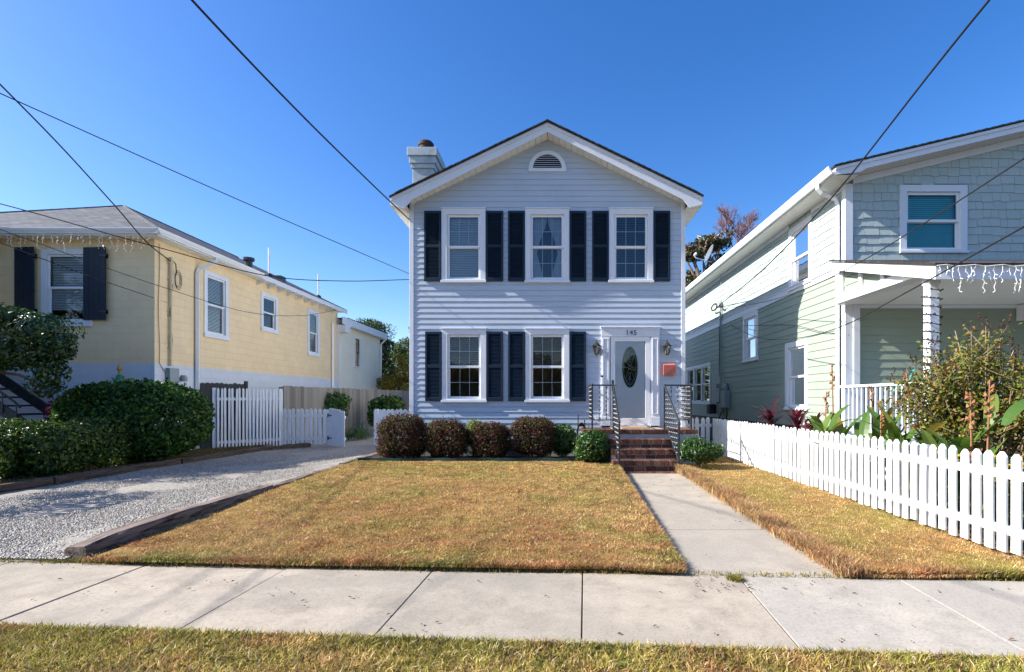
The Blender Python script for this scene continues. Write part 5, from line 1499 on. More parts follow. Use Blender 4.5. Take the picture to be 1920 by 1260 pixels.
# ================================================================ fences
def pk_poly(w, z0, z1, style):
    if style == 'round': return [(0, z0), (w, z0), (w, z1 - .046), (w * .93, z1 - .034), (w * .64, z1 - .003), (w * .5, z1), (w * .36, z1 - .003), (w * .07, z1 - .034), (0, z1 - .046)]
    return [(0, z0), (w, z0), (w, z1 - .03), (w * .78, z1), (w * .22, z1), (0, z1 - .03)]
def fence(name, label, p, q, z0, z1, sp, wd, mat, style, rails=(.2, .75), post=None, cat='fence', th=.02, jit=.004, group=None, root_at=None, prh=1.0):
    r = thing(name, label, cat, ((p[0] + q[0]) / 2, (p[1] + q[1]) / 2, 0), group)
    fr = fr_line(p, q); L = math.hypot(q[0] - p[0], q[1] - p[1]); n = int(L / sp)
    d = Vector((q[0] - p[0], q[1] - p[1], 0)).normalized(); rg = random.Random(len(label))
    tm = []
    for v in range(7):
        ln = (0, .006, -.005, .003, -.008, .009, -.003)[v]; zt = z1 + (0, -.008, .006, -.003, .004, -.011, .008)[v]
        m = MB(fr); m.prism([(u + ln * (z - z0), z) for u, z in pk_poly(wd * (1, .97, 1.01, .98, 1.02, 1, .96)[v], z0 + (0, .012, -.006, .02, 0, .008, .015)[v], zt, style)], 0 + (v % 3) * .0015, th); tm.append(m)
    o = None; protos = []
    for i in range(n):
        off = d * (sp * i + rg.uniform(-jit, jit)) + Vector((0, 0, rg.uniform(-jit, jit)))
        if i < 7:
            m = tm[i]; m.v = [(x + off.x, y + off.y, z + off.z) for x, y, z in m.v]
            o = m.build('picket', mat, r); protos.append((o, off))
        else:
            b, boff = protos[rg.randrange(min(7, len(protos)))]; dup(b, off - boff, r)
    for f in rails: m = MB(fr); zr = z0 + (z1 - z0) * f; m.box(0, L, -.041, -.001, zr - .04, zr + .04); m.build('rail', mat, r)
    k = post or []
    for u in k:
        m = MB(fr); m.box(u - .045, u + .045, -.132, -.042, z0 - .04, z0 + (z1 - z0) * prh); m.build('post', mat, r)
    return r
fence('picket_fence', 'long bright white picket fence with rounded tops beside the path strip', (4.0, 12.86), (4.0, 3.42), .07, .955, .14, .092, 'picket', 'round', (.22, .78), [.05, 2.4, 4.8, 7.2, 9.35], prh=.96)
fence('picket_fence', 'short white picket fence closing the side yard behind the brick stoop', (3.0, 12.9), (3.97, 12.9), .05, .97, .138, .095, 'picket', 'round', (.22, .78))
fence('picket_fence', 'tall narrow slat white picket fence panel beside the round hedge', (-9.26, 14.06), (-8.1, 15.3), .03, 1.74, .088, .052, 'picket_old', 'round', (.12, .82), [-.05, 1.66], prh=1.0, cat='fence')
fence('picket_fence', 'low white picket fence section between tall panel and open gate', (-8.05, 15.22), (-6.72, 15.22), .09, 1.15, .131, .088, 'picket_old', 'round', (.15, .80), [1.31], prh=.97)
fence('picket_fence', 'white close board fence joining the corner of the white house', (-5.45, 15.5), (-3.32, 15.5), .03, 1.13, .125, .121, 'picket_old', 'round', (.2, .8), [.05])
GT = thing('garden_gate', 'white board gate leaf standing open across the gravel driveway', 'gate', (-6.35, 14.95, 0))
fr = fr_line((-6.64, 15.14), (-6.02, 14.74)); m = MB(fr)
for i in range(7):
    u = .105 * i; a, b = 1.17 - .012 * i - .02 * (i > 4), .07 + .0 * i
    m.prism([(u, b), (u + .101, b), (u + .101, a - .028), (u + .08, a), (u + .02, a), (u, a - .028)], 0, .02)
m.build('board_panel', 'picket_old', GT)
for z in (.28, .9): m = MB(fr); m.box(0, .73, -.04, -.001, z - .04, z + .04); m.build('rail', 'picket_old', GT)
for z in (.28, .95):
    m = MB(fr); m.box(-.05, .13, .0205, .028, z - .018, z + .018); m.lathe(0, 0, [(.0, 0), (.0, .001)], 3) if False else None
    m.box(-.07, -.045, .0, .03, z - .06, z + .06); m.build('hinge', 'black_metal', GT)
fr = fr_line((-9.53, 13.78), (-8.93, 14.9)); BG = thing('black_gate', 'black board gate between the yellow house and the tall white fence', 'gate', (-9.2, 14.3, 0))
m = MB(fr); rg = random.Random(3)
for i in range(10):
    a = 1.88 + rg.uniform(-.015, .015); u = .122 * i; m.prism([(u, .05), (u + .117, .05), (u + .117, a - .03), (u + .09, a), (u + .03, a), (u, a - .03)], 0, .022)
m.build('board_panel', 'black_wood', BG)
m = MB(fr); m.box(1.2, 1.27, -.05, .04, 0, 1.95); m.box(0, 1.2, -.04, -.001, .4, .48); m.box(0, 1.2, -.04, -.001, 1.5, 1.58); m.build('post', 'black_wood', BG)
fr = fr_line((-8.18, 15.45), (-6.85, 25.2)); WF = thing('wood_fence', 'weathered grey wooden privacy fence running back along the driveway', 'fence', (-7.5, 20, 0))
m = MB(fr); rg = random.Random(5); L = 9.84
for i in range(70):
    u = L * i / 70; m.box(u + .002, u + L / 70 - .003, 0 + rg.uniform(0, .006), .02 + rg.uniform(0, .006), .06, 1.83 + rg.uniform(-.012, .012))
m.build('board_panel', 'grey_wood', WF)
for z in (.4, 1.4): m = MB(fr); m.box(0, L, -.04, -.001, z, z + .08); m.build('rail', 'grey_wood', WF)
for u in (.05, 2.5, 4.9, 7.4, 9.8):
    m = MB(fr); m.box(u - .05, u + .05, -.14, -.041, 0, 1.8); m.build('post', 'grey_wood', WF)
m = MB(fr_line((-6.85, 25.2), (-2.9, 25.6)))
for i in range(28): m.box(.14 * i, .14 * i + .135, 0, .02, .05, 1.83 + rg.uniform(-.01, .01))
tag(m.build('wood_fence', 'grey_wood'), 'weathered grey wooden fence across the far end of the driveway', 'fence')

# ================================================================ landscape timbers
def timber(label, p, q, w, h, mat, z=0.0, seed=1, rot=0.0):
    p = Vector((p[0], p[1], z)); q = Vector((q[0], q[1], z)); d = q - p; L = d.length; d.normalize(); nrm = Vector((d.y, -d.x, 0))
    n = max(4, int(L / .12)); P = []; fs = []
    prof = [(-.5, 0), (.5, 0), (.5, .86), (.40, 1), (-.40, 1), (-.5, .86)]
    rg = random.Random(seed)
    for i in range(n + 1):
        t = i / n; c = p + d * (L * t)
        for k, (a, b) in enumerate(prof):
            s = 1 + .10 * noise.noise(Vector((t * L * 1.6, k * 3.1, seed)))
            wob = .012 * noise.noise(Vector((t * L * 4, k * 2.3, seed + 9)))
            zz = h * b * (1 + .12 * noise.noise(Vector((t * L * 1.2, k * .3, seed + 5)))) + wob * b
            if rot and i < 3: zz *= (.72 + .1 * i) if b > .5 else 1
            P.append(tuple(c + nrm * (a * w * s + wob) + Vector((0, 0, zz))))
    for i in range(n):
        for k in range(6): fs.append((i * 6 + k, i * 6 + (k + 1) % 6, (i + 1) * 6 + (k + 1) % 6, (i + 1) * 6 + k))
    fs.append(tuple(range(6))); fs.append(tuple(reversed(range(n * 6, n * 6 + 6))))
    m = MB(); m.add(P, fs)
    return tag(m.build('landscape_timber', mat), label, 'timber', 'timber edging of the driveway')
timber('long dark timber with split end at the sidewalk beside the lawn', (-4.23, 4.52), (-4.21, 7.52), .19, .19, 'timber', -.02, 2, 1)
timber('middle dark timber edging the lawn between long front timber and shrubs', (-4.22, 7.56), (-4.20, 10.2), .15, .14, 'timber', 0, 4)
timber('farthest low timber edging beside the burgundy shrubs', (-4.19, 10.1), (-4.16, 12.9), .15, .165, 'timber', 0, 6)
timber('nearest lichen spotted timber edging in front of the low hedge', (-8.28, 5.2), (-8.20, 8.3), .18, .16, 'timber_dark', 0, 7)
timber('dark timber edging in front of the round hedge trunk', (-8.20, 8.34), (-8.10, 11.0), .17, .155, 'timber_dark', 0, 8)
timber('weathered timber edging in front of the tall white fence', (-8.08, 11.03), (-7.95, 13.9), .17, .14, 'timber_dark', 0, 9)
timber('last dark timber edging below the low white fence', (-7.93, 13.92), (-7.2, 15.05), .16, .14, 'timber_dark', 0, 10)
m = MB(); P = []; 
for i in range(41):
    x = -4.05 + 5.1 * i / 40; y = 10.55 + .03 * math.sin(i * .7); P.append((x, y, .215 + .008 * math.sin(i * 1.9)))
m.add(P + [(p[0], p[1] + .012, p[2]) for p in P] + [(p[0], p[1], .08) for p in P], [(i, i + 1, 42 + i, 41 + i) for i in range(40)] + [(82 + i, 83 + i, i + 1, i) for i in range(40)])
tag(m.build('bed_edging', 'edging'), 'dark green edging strip between the lawn and the shrub bed', 'edging')

# ================================================================ plants
def shrub(label, mat, c, r, n, size, seed, cat='shrub', group=None, lump=.26, boxy=.74, inner=.36, zcut=-.97, stems=5, aspect=.55, name='shrub', jit=1.2):
    t = thing(name, label, cat, (c[0], c[1], .1), group)
    P, N = blob_points(n, c, r, lump, inner, seed, zcut, boxy)
    q = np.random.default_rng(seed + 500); P = P + N * np.abs(q.normal(0, .035, (len(P), 1))) * (q.random((len(P), 1)) < .3) + q.normal(0, .012, P.shape)
    P[:, 2] = np.maximum(P[:, 2], .06)
    leaf_cloud('foliage', mat, t, P, N, size, aspect, jit, .25, seed)
    rg = random.Random(seed); m = MB()
    for k in range(stems):
        a = rg.uniform(0, 6.28); f = rg.uniform(.2, .6)
        p0 = Vector((c[0] + .12 * r[0] * math.cos(a), c[1] + .12 * r[1] * math.sin(a), .02)); p1 = Vector((c[0] + f * r[0] * math.cos(a), c[1] + f * r[1] * math.sin(a), c[2] + r[2] * rg.uniform(-.1, .4)))
        m.tube([tuple(p0), tuple(p0.lerp(p1, .5) + Vector((rg.uniform(-.03, .03), rg.uniform(-.03, .03), .03))), tuple(p1)], [.018, .013, .006], 5)
    m.build('stems', 'bark', t)
    return t
def S(label, mat, px, y0, y1, Y, rpx, n, size, seed, **k):
    X = (px - 1039) * Y / F; zt = EYE - (y0 - 749) * Y / F; zb = max(.05, EYE - (y1 - 749) * Y / F)
    rx = rpx * Y / F
    return shrub(label, mat, (X, Y, (zt + zb) / 2), (rx, min(rx, .5), (zt - zb) / 2), n, size, seed, **k)
gb = 'clipped burgundy shrubs in front of the white house'
S('largest clipped burgundy shrub at the driveway corner of the house', 'burgundy', 755, 781, 860, 11.05, 48, 16000, .046, 1, group=gb)
S('clipped burgundy shrub second from the driveway, beneath the first window', 'burgundy', 838, 787, 859, 11.05, 40, 12500, .046, 2, group=gb)
S('clipped burgundy shrub with pale bush behind it, between the two windows', 'burgundy', 918, 789, 859, 11.05, 40, 12500, .046, 3, group=gb)
S('tall rounded burgundy shrub beneath the window nearest the door', 'burgundy', 999, 780, 859, 11.05, 38, 12500, .046, 4, group=gb)
S('loose green shrub between the burgundy shrubs and hose stand', 'green_leaf', 1056, 798, 856, 11.2, 25, 3800, .06, 5, lump=.3, boxy=1.0)
S('pale lime bush peeking out behind the burgundy shrubs', 'lime_leaf', 890, 788, 840, 11.45, 22, 3000, .045, 6, lump=.3, boxy=1.0)
S('small lime sprigs behind the second burgundy shrub', 'lime_leaf', 812, 788, 830, 11.45, 12, 900, .04, 16, lump=.3, boxy=1.0)
S('round green boxwood next to the brick steps', 'green_leaf', 1111, 808, 868, 10.4, 30, 4200, .06, 7, lump=.14, boxy=.9)
S('low spreading green shrub on the fence side of the brick steps', 'green_leaf', 1313, 825, 868, 10.05, 36, 4600, .055, 8, lump=.35, boxy=1.0)
# left garden
hd = shrub('large rounded dark green hedge before the yellow house corner', 'hedge_leaf', (-9.12, 11.1, .93), (1.40, 1.0, .78), 23000, .10, 11, cat='hedge', lump=.15, boxy=.72, inner=.6, zcut=-.98, stems=6, name='hedge')
m = MB(); m.tube([(-8.98, 10.45, .02), (-9.0, 10.5, .25), (-8.9, 10.6, .6)], [.10, .075, .06], 8); m.tube([(-9.02, 10.5, .3), (-9.25, 10.6, .7)], [.06, .04], 7); m.build('trunk', 'bark', hd)
lh = thing('low_hedge', 'long low boxy hedge behind the lichen spotted timber', 'hedge', (-10, 9.4, 0))
Ps = []; Ns = []
for i, (x, y, rx, ry, zt) in enumerate(((-8.95, 9.1, .55, .55, .92), (-9.6, 9.0, .7, .6, .98), (-10.5, 9.1, .8, .65, 1.0), (-11.6, 9.2, .9, .7, 1.02), (-9.4, 8.1, .6, .55, .82), (-10.2, 7.6, .6, .6, .85), (-8.9, 9.9, .5, .5, 1.0))):
    P, N = blob_points(5200, (x, y, zt / 2 + .08), (rx, ry, zt / 2), .2, .6, 40 + i, -.9, .75); Ps.append(P); Ns.append(N)
P = np.concatenate(Ps); P[:, 2] = np.maximum(P[:, 2], .1)
leaf_cloud('foliage', 'low_hedge_leaf', lh, P, np.concatenate(Ns), .075, .5, .9, .25, 3)
m = MB(); rg = random.Random(2)
for k in range(16):
    x, y = rg.uniform(-11, -8.8), rg.uniform(8.8, 9.6); m.tube([(x, y, .05), (x + rg.uniform(-.1, .1), y, .4), (x + rg.uniform(-.2, .2), y, .7)], [.02, .015, .006], 5)
m.build('stems', 'bark', lh)

def tree(label, mat, blobs, trunk, size, seed, cat='tree', name='tree', bark='bark', aspect=.42, droop=0, jit=1.0, group=None, inner=.35, lump=.3):
    b = trunk[0]; t = thing(name, label, cat, tuple(b), group)
    Ps = []; Ns = []
    for i, (c, r, n) in enumerate(blobs):
        P, N = blob_points(n, c, r, lump, inner, seed + i, -1, 1.0, 18); Ps.append(P); Ns.append(N)
    leaf_cloud('crown', mat, t, np.concatenate(Ps), np.concatenate(Ns), size, aspect, jit, .25, seed, droop)
    m = MB(); rr = trunk[1]; top = Vector(trunk[2]); m.tube([trunk[0], tuple(Vector(trunk[0]).lerp(top, .5) + Vector((.05, 0, 0))), tuple(top)], [rr, rr * .8, rr * .6], 9)
    for c, r, n in blobs:
        c = Vector(c); m.tube([tuple(top), tuple(top.lerp(c, .6) + Vector((0, 0, .1))), tuple(c)], [rr * .5, rr * .3, rr * .12], 6)
    m.build('trunk', bark, t)
    return t
rg = random.Random(31)
bl = [((-10.05, 10.0, 2.75), (.55, .5, .42), 1500), ((-10.7, 10.1, 2.92), (.55, .5, .38), 1500), ((-9.65, 9.95, 2.45), (.36, .4, .30), 800), ((-10.3, 9.9, 2.35), (.6, .5, .40), 1500), ((-11.3, 10.2, 2.7), (.7, .6, .6), 1700), ((-9.75, 9.9, 2.0), (.28, .3, .30), 500), ((-9.85, 9.9, 1.66), (.22, .25, .22), 260), ((-10.95, 10, 2.2), (.4, .4, .3), 500), ((-12.0, 9.3, 3.6), (.65, .6, .55), 1000), ((-11.6, 8.5, 3.1), (.6, .55, .5), 800), ((-13.3, 10.6, 4.2), (.7, .6, .55), 1000), ((-13.6, 11.2, 4.4), (.5, .45, .5), 700), ((-12.4, 9.4, 3.9), (.7, .7, .5), 900)]
tree('glossy leaved small tree with drooping branches before the yellow house', 'tree_leaf', bl, ((-11.6, 10.2, 0), .09, (-11.3, 10.1, 2.0)), .105, 50, name='garden_tree', lump=.4)
tree('slender small tree casting its shade over the gravel near the sidewalk', 'tree_leaf', [((-9.3, 6.5, 2.1), (.38, .75, .32), 900), ((-9.5, 5.6, 1.85), (.3, .5, .26), 500), ((-9.6, 7.2, 1.75), (.3, .4, .3), 500)], ((-9.5, 6.4, 0), .05, (-9.45, 6.4, 1.7)), .1, 60, name='garden_tree')
# background trees
bb = []
rg = random.Random(12)
for i in range(11):
    bb.append(((-10.6 + rg.uniform(-1.6, 1.5), 33 + rg.uniform(-1, 1), 2.2 + i * .38 + rg.uniform(-.2, .2)), (1.0, 1.0, .75), 1300))
tree('feathery evergreen tree behind the wooden fence', 'far_leaf', bb, ((-10.5, 33, 0), .22, (-10.5, 33, 4)), .22, 70, droop=.7, aspect=.26, lump=.4)
bb = [((-8.2 + rg.uniform(-.7, .9), 31.5 + rg.uniform(-.8, .8), 1.6 + i * .5), (1.1, 1.0, .7), 1200) for i in range(9)]
tree('dark bushy tree close to the corner of the white house', 'far_leaf', bb, ((-8.2, 31.5, 0), .2, (-8.2, 31.5, 4)), .2, 90, droop=.5, aspect=.3, lump=.4)
bb = [((-12.8 + rg.uniform(-.8, .8), 34 + rg.uniform(-.8, .8), 3 + i * .5), (1.2, 1.0, .8), 1000) for i in range(6)]
tree('evergreen tree half hidden by the white rear wing', 'far_leaf', bb, ((-12.8, 34, 0), .2, (-12.8, 34, 4)), .2, 95, droop=.6, aspect=.28, lump=.4)
tree('yellow leaved autumn bush rising over the wooden fence', 'yellow_leaf', [((-8.9, 28, 2.3), (.9, .6, .5), 800), ((-8.2, 27.8, 2.75), (.5, .5, .5), 500), ((-8.3, 27.9, 3.5), (.25, .25, .3), 140)], ((-8.6, 28, 0), .05, (-8.5, 28, 2)), .16, 97, cat='bush', name='bush')
def SB(label, px, y0, y1, Y, rpx, n, size, seed, mat='hedge_leaf', **k): return S(label, mat, px, y0, y1, Y, rpx, n, size, seed, **k)
SB('rounded green bush in front of the wooden fence behind the low gate', 608, 742, 800, 18.0, 38, 2600, .13, 21, lump=.35, zcut=-.9)
SB('dark clipped bush before the wooden fence near the house corner', 725, 740, 796, 19.5, 33, 2600, .13, 22, lump=.3, zcut=-.9)
m = MB(); rg = random.Random(14)
def strap(m, b, az, L, W, rise, droop, seg=6, curl=0.0):
    P = []; x, y, z = b; el = rise
    dx, dy = math.cos(az), math.sin(az); nx_, ny_ = -dy, dx
    pts = []
    for i in range(seg + 1):
        t = i / seg; w = W * (math.sin(math.pi * min(1, .12 + .88 * t) ) ** .7) if i < seg else .001
        pts += [(x - nx_ * w / 2, y - ny_ * w / 2, z + w * .12), (x, y, z), (x + nx_ * w / 2, y + ny_ * w / 2, z + w * .12)]
        st = L / seg; x += dx * math.cos(el) * st; y += dy * math.cos(el) * st; z += math.sin(el) * st; el -= droop / seg
    fs = []
    for i in range(seg):
        k = i * 3; fs += [(k, k + 1, k + 4, k + 3), (k + 1, k + 2, k + 5, k + 4)]
    m.add(pts, fs)
for i in range(90):
    strap(m, (-6.75 + rg.uniform(-.35, .3), 17.6 + rg.uniform(-.4, .4), .05), rg.uniform(0, 6.28), rg.uniform(.5, .95), .03, rg.uniform(.9, 1.45), rg.uniform(1.2, 2.2))
tag(m.build('strap_plant', 'hedge_leaf'), 'dark clump of strappy leaves beside the open white gate', 'plant')

# garden of the green house
def canna(label, x, y, n, L, seed, stalks, mat='canna', h=.35):
    t = thing('canna_plant', label, 'plant', (x, y, .05), 'canna plants behind the picket fence')
    rg = random.Random(seed); m = MB()
    for i in range(int(n * 1.6)):
        b = (x + rg.uniform(-.17, .17), y + rg.uniform(-.24, .24), .18 + rg.uniform(0, h) * 2.0)
        strap(m, b, rg.uniform(0, 6.28), L * rg.uniform(.7, 1.15), .15 * rg.uniform(.7, 1.2), rg.uniform(.95, 1.45), rg.uniform(.3, 1.3), 8)
    m.build('leaves', mat, t)
    for (dx, dy, zt) in stalks:
        m = MB(); q = (x + dx, y + dy)
        lean = rg.uniform(-.06, .06)
        m.tube([(q[0], q[1], .1), (q[0] + lean * .5, q[1], zt * .6), (q[0] + lean, q[1], zt)], [.014, .011, .007], 5)
        for k in range(9):
            z = zt - .02 - .045 * k; a = rg.uniform(0, 6.28); s = rg.uniform(.015, .028)
            px_, py_ = q[0] + lean * z / zt + .03 * math.cos(a), q[1] + .03 * math.sin(a)
            m.tube([(q[0] + lean * z / zt, q[1], z - .02), (px_, py_, z), (px_ + .01 * math.cos(a), py_ + .01 * math.sin(a), z + .03)], [.005, s, .004], 6)
        m.build('flower_stalk', 'canna_stalk', t)
    return t
canna('upright dark green canna with tall red seed stalk by the house corner', 4.42, 8.05, 15, .62, 1, [(.12, .25, 1.98), (-.02, .3, 1.55)])
canna('green canna with thin brown stalk left of the porch column', 4.55, 7.35, 13, .58, 2, [(.10, .1, 1.62)])
canna('yellowing canna in front of the porch railing', 4.60, 6.85, 14, .55, 3, [(.12, .05, 1.78), (-.1, .2, 1.4)])
canna('broad leaved canna at the foot of the porch column', 4.62, 6.25, 13, .52, 4, [(.12, 0, 1.55)])
canna('large yellow edged canna between the marigold clumps', 4.48, 5.38, 9, .62, 5, [(.10, .05, 1.62), (.0, .1, 1.5)], h=.5)
canna('dark small canna beside the tall flowering bush', 4.42, 5.75, 8, .45, 6, [], h=.3)
cp = thing('cordyline', 'crimson leaved cordyline behind the white picket fence', 'plant', (4.7, 10.0, 0))
m = MB(); rg = random.Random(19)
for hx, hy, hz, nn in ((4.40, 10.4, .98, 34), (4.74, 10.0, .88, 48), (4.95, 9.7, .74, 36), (4.6, 9.5, .7, 26)):
    for i in range(nn): strap(m, (hx + rg.uniform(-.03, .03), hy + rg.uniform(-.03, .03), hz + rg.uniform(-.15, .2)), rg.uniform(0, 6.28), rg.uniform(.28, .46), .062, rg.uniform(.2, 1.35), rg.uniform(.4, 1.4), 6)
m.build('leaves', 'cordy', cp)
m = MB()
for hx, hy, hz in ((4.45, 10.4, .8), (4.78, 10.0, .8), (4.98, 9.75, .7)): m.tube([(hx, hy, 0), (hx, hy, hz + .2)], .016, 6)
m.build('stems', 'bark', cp)
m = MB()
for i in range(7): strap(m, (4.42 + rg.uniform(-.06, .06), 9.55 + rg.uniform(-.06, .06), .55), rg.uniform(0, 6.28), .36, .15, rg.uniform(.7, 1.4), .6, 7)
tag(m.build('leafy_plant', 'lime_leaf'), 'bright green broad leaf plant in front of the crimson cordyline', 'plant')
# tall seedy bush
tb = thing('flowering_bush', 'tall sprawling olive bush with brown seed spikes before the porch', 'bush', (5.3, 6.35, 0))
rg = random.Random(23); m = MB(); tips = []
for i in range(62):
    a = rg.uniform(0, 6.28); f = rg.uniform(.1, 1) ** .7; h = rg.uniform(1.3, 2.42) - .4 * f * f
    b = Vector((5.3 + rg.uniform(-.18, .18), 6.3 + rg.uniform(-.18, .18), .05)); e = Vector((5.3 + f * 1.12 * math.cos(a), 6.3 + f * .8 * math.sin(a), h))
    mid = b.lerp(e, .55) + Vector((rg.uniform(-.12, .12), rg.uniform(-.12, .12), .12))
    m.tube([tuple(b), tuple(mid), tuple(e)], [.011, .008, .004], 4); tips.append((b, mid, e))
    for k in range(5):
        s = mid.lerp(e, rg.uniform(0, .7)); q = s + Vector((rg.uniform(-.35, .35), rg.uniform(-.3, .3), rg.uniform(.05, .35))); m.tube([tuple(s), tuple(q)], [.006, .003], 4); tips.append((s, s.lerp(q, .5), q))
m.build('stems', 'stem', tb)
nr = np.random.default_rng(5); P = []
for b, mid, e in tips:
    k = 36
    t = nr.random(k) ** .8
    s = np.where((t < .5)[:, None], np.array(b)[None] + (np.array(mid) - np.array(b))[None] * (t * 2)[:, None], np.array(mid)[None] + (np.array(e) - np.array(mid))[None] * (t * 2 - 1)[:, None])
    P.append(s + nr.normal(0, .065, (k, 3)))
P = np.concatenate(P); P = P[(P[:, 2] > .2) & (P[:, 0] > 4.12)]
nn = P - np.array([5.3, 6.3, .8])
leaf_cloud('foliage', 'bush_leaf', tb, P, unit(nn), .056, .55, 1.2, .25, 9)
P = []
for b, mid, e in tips:
    if rg.random() < .42 and e.z > 1.2:
        d = Vector((rg.uniform(-.5, .5), rg.uniform(-.4, .4), 1)).normalized(); L = rg.uniform(.12, .24)
        for i in range(34):
            t = i / 34; P.append(tuple(e + d * (L * t) + Vector((rg.gauss(0, 1), rg.gauss(0, 1), rg.gauss(0, 1))) * .014 * (1.1 - t)))
P = np.array(P); leaf_cloud('seed_heads', 'seed', tb, P, unit(nr.normal(size=P.shape)), .026, .6, 1, .2, 10)
def marigold(label, x, y, n, seed):
    t = thing('marigold', label, 'flowers', (x, y, 0), 'yellow flowers behind the picket fence'); P, N = blob_points(700, (x, y, .55), (.2, .2, .32), .3, .4, seed, -.9)
    leaf_cloud('foliage', 'green_leaf', t, P, N, .04, .4, 1, .25, seed); rg = random.Random(seed); Q = []; NN = []
    for i in range(n):
        a = rg.uniform(0, 6.28); r = rg.uniform(0, .2); c = (x + r * math.cos(a), y + r * math.sin(a), .84 + rg.uniform(-.05, .05))
        for k in range(26): b = rg.uniform(0, 6.28); q = rg.uniform(0, .028); Q.append((c[0] + q * math.cos(b), c[1] + q * math.sin(b), c[2] + rg.uniform(-.008, .012))); NN.append((math.cos(b) * .5, math.sin(b) * .5, .8))
    leaf_cloud('petals', 'petal', t, np.array(Q), unit(np.array(NN)), .028, .6, .6, .2, seed)
marigold('yellow marigolds behind the fence at the foot of the large canna', 4.34, 5.55, 9, 3)
marigold('yellow marigolds behind the nearest visible fence pickets', 4.32, 4.78, 9, 4)
P, N = blob_points(5200, (6.6, 6.9, .5), (1.6, .5, .5), .3, .4, 77, -.9)
tag(leaf_cloud('ground_shrub', 'bush_leaf', None, P, N, .06, .5, 1, .25, 77), 'low tangle of olive leaves under the front porch rail', 'shrub')
# magenta flowers and finial ornament in the left garden
fl = thing('flower_clump', 'magenta flowers with dark leaves between stair and round hedge', 'flowers', (-10.55, 10.9, 0))
P, N = blob_points(260, (-10.5, 10.8, 1.2), (.16, .15, .12), .3, .3, 5); leaf_cloud('petals', 'pink_petal', fl, P, N, .06, .6, 1, .2, 5)
P, N = blob_points(900, (-10.5, 10.9, 1.05), (.3, .25, .5), .3, .3, 6); P[:, 2] = np.maximum(P[:, 2], .1); leaf_cloud('foliage', 'cordy', fl, P, N, .08, .4, 1, .2, 6)
fo = thing('tree_ornament', 'green cone tree ornament with gold finial above the round hedge', 'ornament', (-10.1, 11.9, 0))
m = MB(); m.lathe(-10.1, 11.9, [(.02, 0), (.03, 1.5), (.22, 1.52), (.06, 1.98), (.035, 2.0)], 12)
for k in range(14):
    a = k * 2.4; z = 1.56 + k * .028; r = .22 - (z - 1.52) * .33; m.tube([(-10.1 + r * math.cos(a), 11.9 + r * math.sin(a), z), (-10.1 + (r + .05) * math.cos(a), 11.9 + (r + .05) * math.sin(a), z + .02)], [.012, .018], 5)
m.build('cone', 'finial_green', fo)
m = MB(); m.lathe(-10.1, 11.9, [(.015, 1.99), (.03, 2.03), (.02, 2.06), (.065, 2.13), (.03, 2.2), (.004, 2.29)], 6); m.build('finial', 'gold', fo)
m = MB(); m.lathe(-10.1, 11.9, [(.06, 1.885), (.075, 1.90), (.06, 1.915)], 12); m.build('bead_ring', 'red', fo)
# hose stand
hs = thing('hose_stand', 'dark metal stake holding a coiled hose beside the boxwood', 'hose stand', (.55, 11.15, .1))
m = MB(); m.tube([(.52, 11.1, .1), (.52, 11.1, 1.05)], .012, 5); m.tube([(.66, 11.1, .1), (.66, 11.1, .98)], .012, 5); m.tube([(.5, 11.1, .85), (.68, 11.1, .85)], .014, 5); m.tube([(.52, 11.1, 1.05), (.52, 11.1, 1.11)], [.018, .004], 5); m.build('frame', 'black_metal', hs)
m = MB()
for k in range(7): m.tube([(.59 + (.075 + .004 * k) * math.cos(t), 11.09 - .018 * (k - 3) , .70 + (.17 + .008 * k) * math.sin(t)) for t in np.linspace(0, 6.28, 20)], .011, 5, False)
m.build('hose', 'hose', hs)

# trees behind the green house
bb = []
for i in range(24): bb.append(((8.5 + rg.uniform(-1.2, 2.4), 30 + rg.uniform(-1, 1), 7.2 + rg.uniform(0, 3.6)), (.7, .6, .5), 260))
tree('large evergreen standing behind the white house', 'far_leaf', [((-1 + rg.uniform(-3.5, 3.5), 44, 1.5 + i * .55), (2.2, 1.5, 1.1), 500) for i in range(10)], ((-1, 44, 0), .3, (-1, 44, 4)), .4, 120)
Ps = []; Ns = []
for i in range(26):
    P, N = blob_points(900, (-44 + i * 3.5, -24 + rg.uniform(-2, 2), rg.uniform(2.0, 3.4)), (2.6, 2, rg.uniform(2.2, 4)), .3, .3, 300 + i, -.9); Ps.append(P); Ns.append(N)
P = np.concatenate(Ps); P[:, 2] = np.maximum(P[:, 2], .2)
tag(leaf_cloud('treeline', 'far_leaf', None, P, np.concatenate(Ns), .75, .6, 1, .2, 8), 'row of trees across the street that the windows mirror', 'trees', kind='stuff')
tree('bronze and green magnolia tree behind the green house roof', 'magnolia', bb, ((8.9, 30, 0), .25, (8.9, 30, 7)), .27, 110, aspect=.45, inner=.2, lump=.5)
bt = thing('bare_tree', 'bare reddish twiggy tree high behind the green house roof', 'tree', (13.6, 40, 0)); m = MB(); tw = []
rg = random.Random(44)
def branch(p, d, L, r, lv):
    q = p + d * L; m.tube([tuple(p), tuple(p.lerp(q, .5) + Vector((rg.uniform(-.05, .05), rg.uniform(-.05, .05), .02)) * L), tuple(q)], [r, r * .8, r * .55], 4, False)
    if lv == 0:
        for i in range(9): tw.append(tuple(p.lerp(q, rg.random()) + Vector((rg.gauss(0, .14), rg.gauss(0, .14), rg.gauss(0, .14)))))
        return
    for i in range(4 if lv > 1 else 3):
        nd_ = (d + Vector((rg.uniform(-.8, .8), rg.uniform(-.8, .8), rg.uniform(-.25, .5)))).normalized(); branch(p.lerp(q, rg.uniform(.45, 1)), nd_, L * rg.uniform(.55, .8), max(r * .5, .014), lv - 1)
branch(Vector((13.9, 40, 10.6)), Vector((.05, 0, 1)), 2.75, .15, 5)
